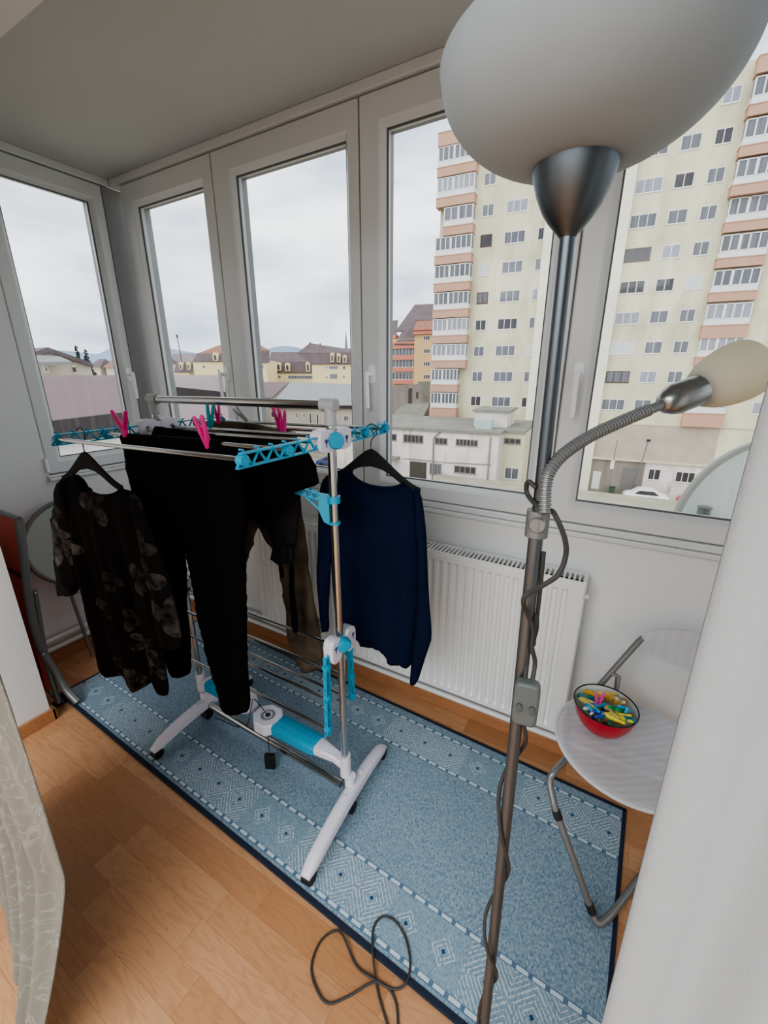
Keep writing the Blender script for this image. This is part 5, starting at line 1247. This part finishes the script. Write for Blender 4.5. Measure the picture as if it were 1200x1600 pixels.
# gabled house, spruces (left window)
P = [onx(x,y,-60) for x,y in ((52,552),(75,543.5),(140,566.5),(145,586),(145,600),(52,600))]
gt = thing('gabled_house', 'pale house with wide grey gable behind the maroon roof', 'building', (-60,sum(p.y for p in P)/6,GZ))
for p in P[4:]: p.z = GZ
b = MB(); b.loft([P,[p+Vector((-12,0,0)) for p in P]]); b.build('wall', M['beige'], gt)
b = MB(); rr_ = [onx(50,551.5,-59.5),onx(75,542.5,-59.5),onx(143,566.5,-59.5)]; lo_ = [p-Vector((0,0,.5)) for p in rr_]
b.loft([rr_+lo_[::-1],[p+Vector((-13,0,0)) for p in rr_+lo_[::-1]]]); b.build('roof', M['brownroof'], gt)
gp = [onx(x,y,-59.9) for x,y in ((60,553),(75,545),(128,564),(112,566),(62,563))]; MB().loft([gp,[p+Vector((.15,0,0)) for p in gp]]).build('gable_boarding', M['oldgrey'], gt)
q0, q1 = onx(55,566,-57), onx(112,565,-57); r0, r1 = onx(58,553,-59.8), onx(90,555,-59.8); MB().loft([[q0-Vector((0,0,.3)),q1-Vector((0,0,.3)),r1-Vector((0,0,.3)),r0-Vector((0,0,.3))],[q0,q1,r1,r0]]).build('porch_roof', M['greyroof'], gt)
for x0,x1,y0,y1 in ((66,77,571,583),(112,119,571,584)):
    a, c = onx(x0,y0,-59.9), onx(x1,y1,-59.9); b = MB(); b.box((-59.95,a.y,c.z),(-59.8,c.y,a.z)); w_ = b.build('window', M['extframe'], gt)
    MB().box((-59.85,a.y+.3,c.z+.2),(-59.75,c.y-.3,a.z-.2)).build('pane', M['paneC'], w_)
def spruce(px, ptop, pbot, X, label, seed):
    t0, t1 = onx(px,ptop,X), onx(px,pbot,X); H = t0.z-GZ; rnd = random.Random(seed)
    t = thing('spruce_tree', label, 'tree', (t0.x,t0.y,GZ), 0, 'spruces behind the gabled house')
    b = MB(); b.tube([(t0.x,t0.y,GZ),(t0.x,t0.y,t0.z)], .2, 6, rr=[.25,.03]); b.build('trunk', M['bark'], t)
    b = MB(); z = GZ+2
    while z < t0.z-.1:
        q = (t0.z-z)/H; R = .25+3.4*q
        for k in range(11):
            a = rnd.uniform(0,2*PI); L = R*rnd.uniform(.55,1.1); c = Vector((t0.x,t0.y,z+rnd.uniform(-.2,.2))); d = Vector((math.cos(a),math.sin(a),0)); sd = Vector((-d.y,d.x,0))
            b.quad(c-sd*.05, c+d*L*.6-sd*.28*L**.5+Vector((0,0,-.12*L)), c+d*L+Vector((0,0,-.1*L+.1)), c+d*L*.6+sd*.28*L**.5+Vector((0,0,-.12*L)))
            b.quad(c+Vector((0,0,.1)), c+d*L*.6+Vector((0,0,-.45*L**.6)), c+d*L+Vector((0,0,-.1*L)), c+d*L*.5+Vector((0,0,.16)))
        z += .42
    b.build('needles', M['needle'], t)
spruce(118,540,580,-98,'slim dark spruce, left one of two behind the gabled house',3); spruce(133,545,580,-84,'wider dark spruce, right one of two behind the gabled house',4)
# hills
def hill(name, prof, hd, m, depth):
    P = [far(x,y,hd) for x,y in prof]; b = MB()
    b.loft([[Vector((p.x,p.y,GZ)) for p in P], P, [p+FN*depth+Vector((0,0,-8)) for p in P]], False, False); struct(b.build(name, m, None, smooth=True, auto=180))
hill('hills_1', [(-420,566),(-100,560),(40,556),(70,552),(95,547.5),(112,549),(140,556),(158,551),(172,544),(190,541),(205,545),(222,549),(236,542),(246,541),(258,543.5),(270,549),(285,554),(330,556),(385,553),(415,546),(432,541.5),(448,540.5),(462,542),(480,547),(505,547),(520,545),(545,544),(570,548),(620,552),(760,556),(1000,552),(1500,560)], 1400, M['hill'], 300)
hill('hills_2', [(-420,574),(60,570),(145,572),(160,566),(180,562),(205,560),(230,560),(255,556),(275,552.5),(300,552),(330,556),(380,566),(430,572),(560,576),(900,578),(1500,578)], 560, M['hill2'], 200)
for i,(px,py,w,hd_) in enumerate(((150,573,16,150),(172,574,14,150),(190,566,12,200),(246,566,10,220),(258,568,14,210))):
    f = Frame2('distant_house', ['small house with long brown roof right of the spruces','small house with pale roof near the left window handle','small far house high on the slope in the left window','small far house on the slope beside the window corner','wide far house on the slope left of the cream mansard house'][i], 'building', px, hd_, 'distant houses on the slope')
    a, z1 = f.p(px-w/2,py); c, z0 = f.p(px+w/2,py+10); MB().box((a,0,0),(c,9,z1)).build('wall', M['beige'], f.root, keep=True)
    MB().loft([[(a-.6,-.8,z1),(c+.6,-.8,z1),(c+.6,9.8,z1),(a-.6,9.8,z1)],[(a+.5,4.4,z1+2.6),(c-.5,4.4,z1+2.6),(c-.5,4.6,z1+2.6),(a+.5,4.6,z1+2.6)]]).build('roof', M['rustroof' if i % 2 else 'brownroof'], f.root, keep=True)

# ---------------- satellite dish outside the window
DP = Vector((.53,1.99,.925)); dax = Vector((.50,-.86,.06)).normalized()
sd_ = thing('satellite_dish', 'large pale green satellite dish outside the right-hand window', 'satellite dish', DP)
m4 = axis_m(DP, dax)
pr = [(.0,.0),(.08,-.002),(.16,-.009),(.24,-.021),(.31,-.037),(.345,-.048)]
MB().lathe(pr+[(.345,-.052),(.24,-.026),(.0,-.005)], m4, 72, caps=False).build('reflector', M['dish'], sd_, smooth=True, auto=60)
b = MB(); b.lathe([(.343,-.046),(.364,-.040),(.368,-.05),(.362,-.066),(.343,-.058)], m4, 72, caps=False); b.lathe([(.343,-.058),(.343,-.046)], m4, 72, caps=False); b.build('rim', M['dishrim'], sd_, smooth=True, auto=60)
q = ony(1099,803,1.80); b = MB(); b.tube([q+Vector((0,0,-.02)), q+Vector((.0,0,.025))], .020, 18); b.tube([q+Vector((0,0,.020)), q+Vector((0,0,.027))], .0225, 18); lnb = b.build('receiver', M['greytube'], sd_, smooth=True, bevel=.001)
MB().tube([q+Vector((0,0,-.02)), q+Vector((.02,.03,-.25)), Vector((.50,1.96,.60))], .011, 10).build('receiver_arm', M['greytube'], sd_, smooth=True)
MB().tube([DP+Vector((-.03,.06,0)), DP+Vector((-.03,.09,-.3)), Vector((.47,1.78,.45)), Vector((.47,1.74,.45))], .02, 12).build('wall_bracket', M['greytube'], sd_, smooth=True)

# ================================================================== LIGHT, SKY, CAMERA
wd = bpy.data.worlds.new('overcast_sky'); SC.world = wd; wd.use_nodes = True; nt = wd.node_tree
class WB(NB):
    def __init__(s, nt): s.nt = nt
b = WB(nt); bg = nt.nodes['Background']
tc = b.n('ShaderNodeTexCoord'); mp = b.n('ShaderNodeMapping'); mp.inputs['Scale'].default_value = (1.3,1.3,4.2); nt.links.new(tc.outputs['Generated'], mp.inputs[0])
n1 = b.n('ShaderNodeTexNoise'); n1.inputs['Scale'].default_value = 2.0; n1.inputs['Detail'].default_value = 5; n1.inputs['Roughness'].default_value = .52; n1.inputs['Distortion'].default_value = .25; nt.links.new(mp.outputs[0], n1.inputs['Vector'])
rp_ = b.n('ShaderNodeValToRGB'); rp_.color_ramp.elements[0].position = .33; rp_.color_ramp.elements[1].position = .66
rp_.color_ramp.elements[0].color = (*srgb(160,172,188),1); rp_.color_ramp.elements[1].color = (*srgb(238,242,246),1)
nt.links.new(n1.outputs['Fac'], rp_.inputs['Fac']); nt.links.new(rp_.outputs['Color'], bg.inputs['Color']); bg.inputs['Strength'].default_value = 1.0
def area(name, loc, rot, sx, sy, e, col=(1,1,1)):
    l = bpy.data.lights.new(name, 'AREA'); l.shape = 'RECTANGLE'; l.size = sx; l.size_y = sy; l.energy = e; l.color = col
    o = bpy.data.objects.new(name, l); COL.objects.link(o); o.location = loc; o.rotation_euler = rot; return o
area('room_fill_light', (-.35,-1.9,2.42), (0,0,0), 3.0, 1.8, 60, (.87,.945,1))  # unseen fill lamp, added behind the camera to brighten the balcony
sun = bpy.data.lights.new('hazy_sun', 'SUN'); sun.energy = .5; sun.angle = math.radians(60); so = bpy.data.objects.new('hazy_sun', sun); COL.objects.link(so); so.rotation_euler = (math.radians(48), 0, math.radians(-25))

cd = bpy.data.cameras.new('camera'); cam = bpy.data.objects.new('camera', cd); COL.objects.link(cam)
cd.sensor_fit = 'HORIZONTAL'; cd.sensor_width = 36; cd.lens = 36*FPX/1200; cd.clip_start = .02; cd.clip_end = 5000
cam.matrix_world = Matrix(((RT.x,UP.x,-FW.x,CAM.x),(RT.y,UP.y,-FW.y,CAM.y),(RT.z,UP.z,-FW.z,CAM.z),(0,0,0,1)))
SC.camera = cam
SC.view_settings.view_transform = 'AgX'; SC.view_settings.look = 'AgX - Medium High Contrast'; SC.view_settings.exposure = 1.33
SC.cycles.use_denoising = True; SC.cycles.max_bounces = 10; SC.cycles.transparent_max_bounces = 16; SC.cycles.caustics_reflective = False; SC.cycles.sample_clamp_indirect = 6
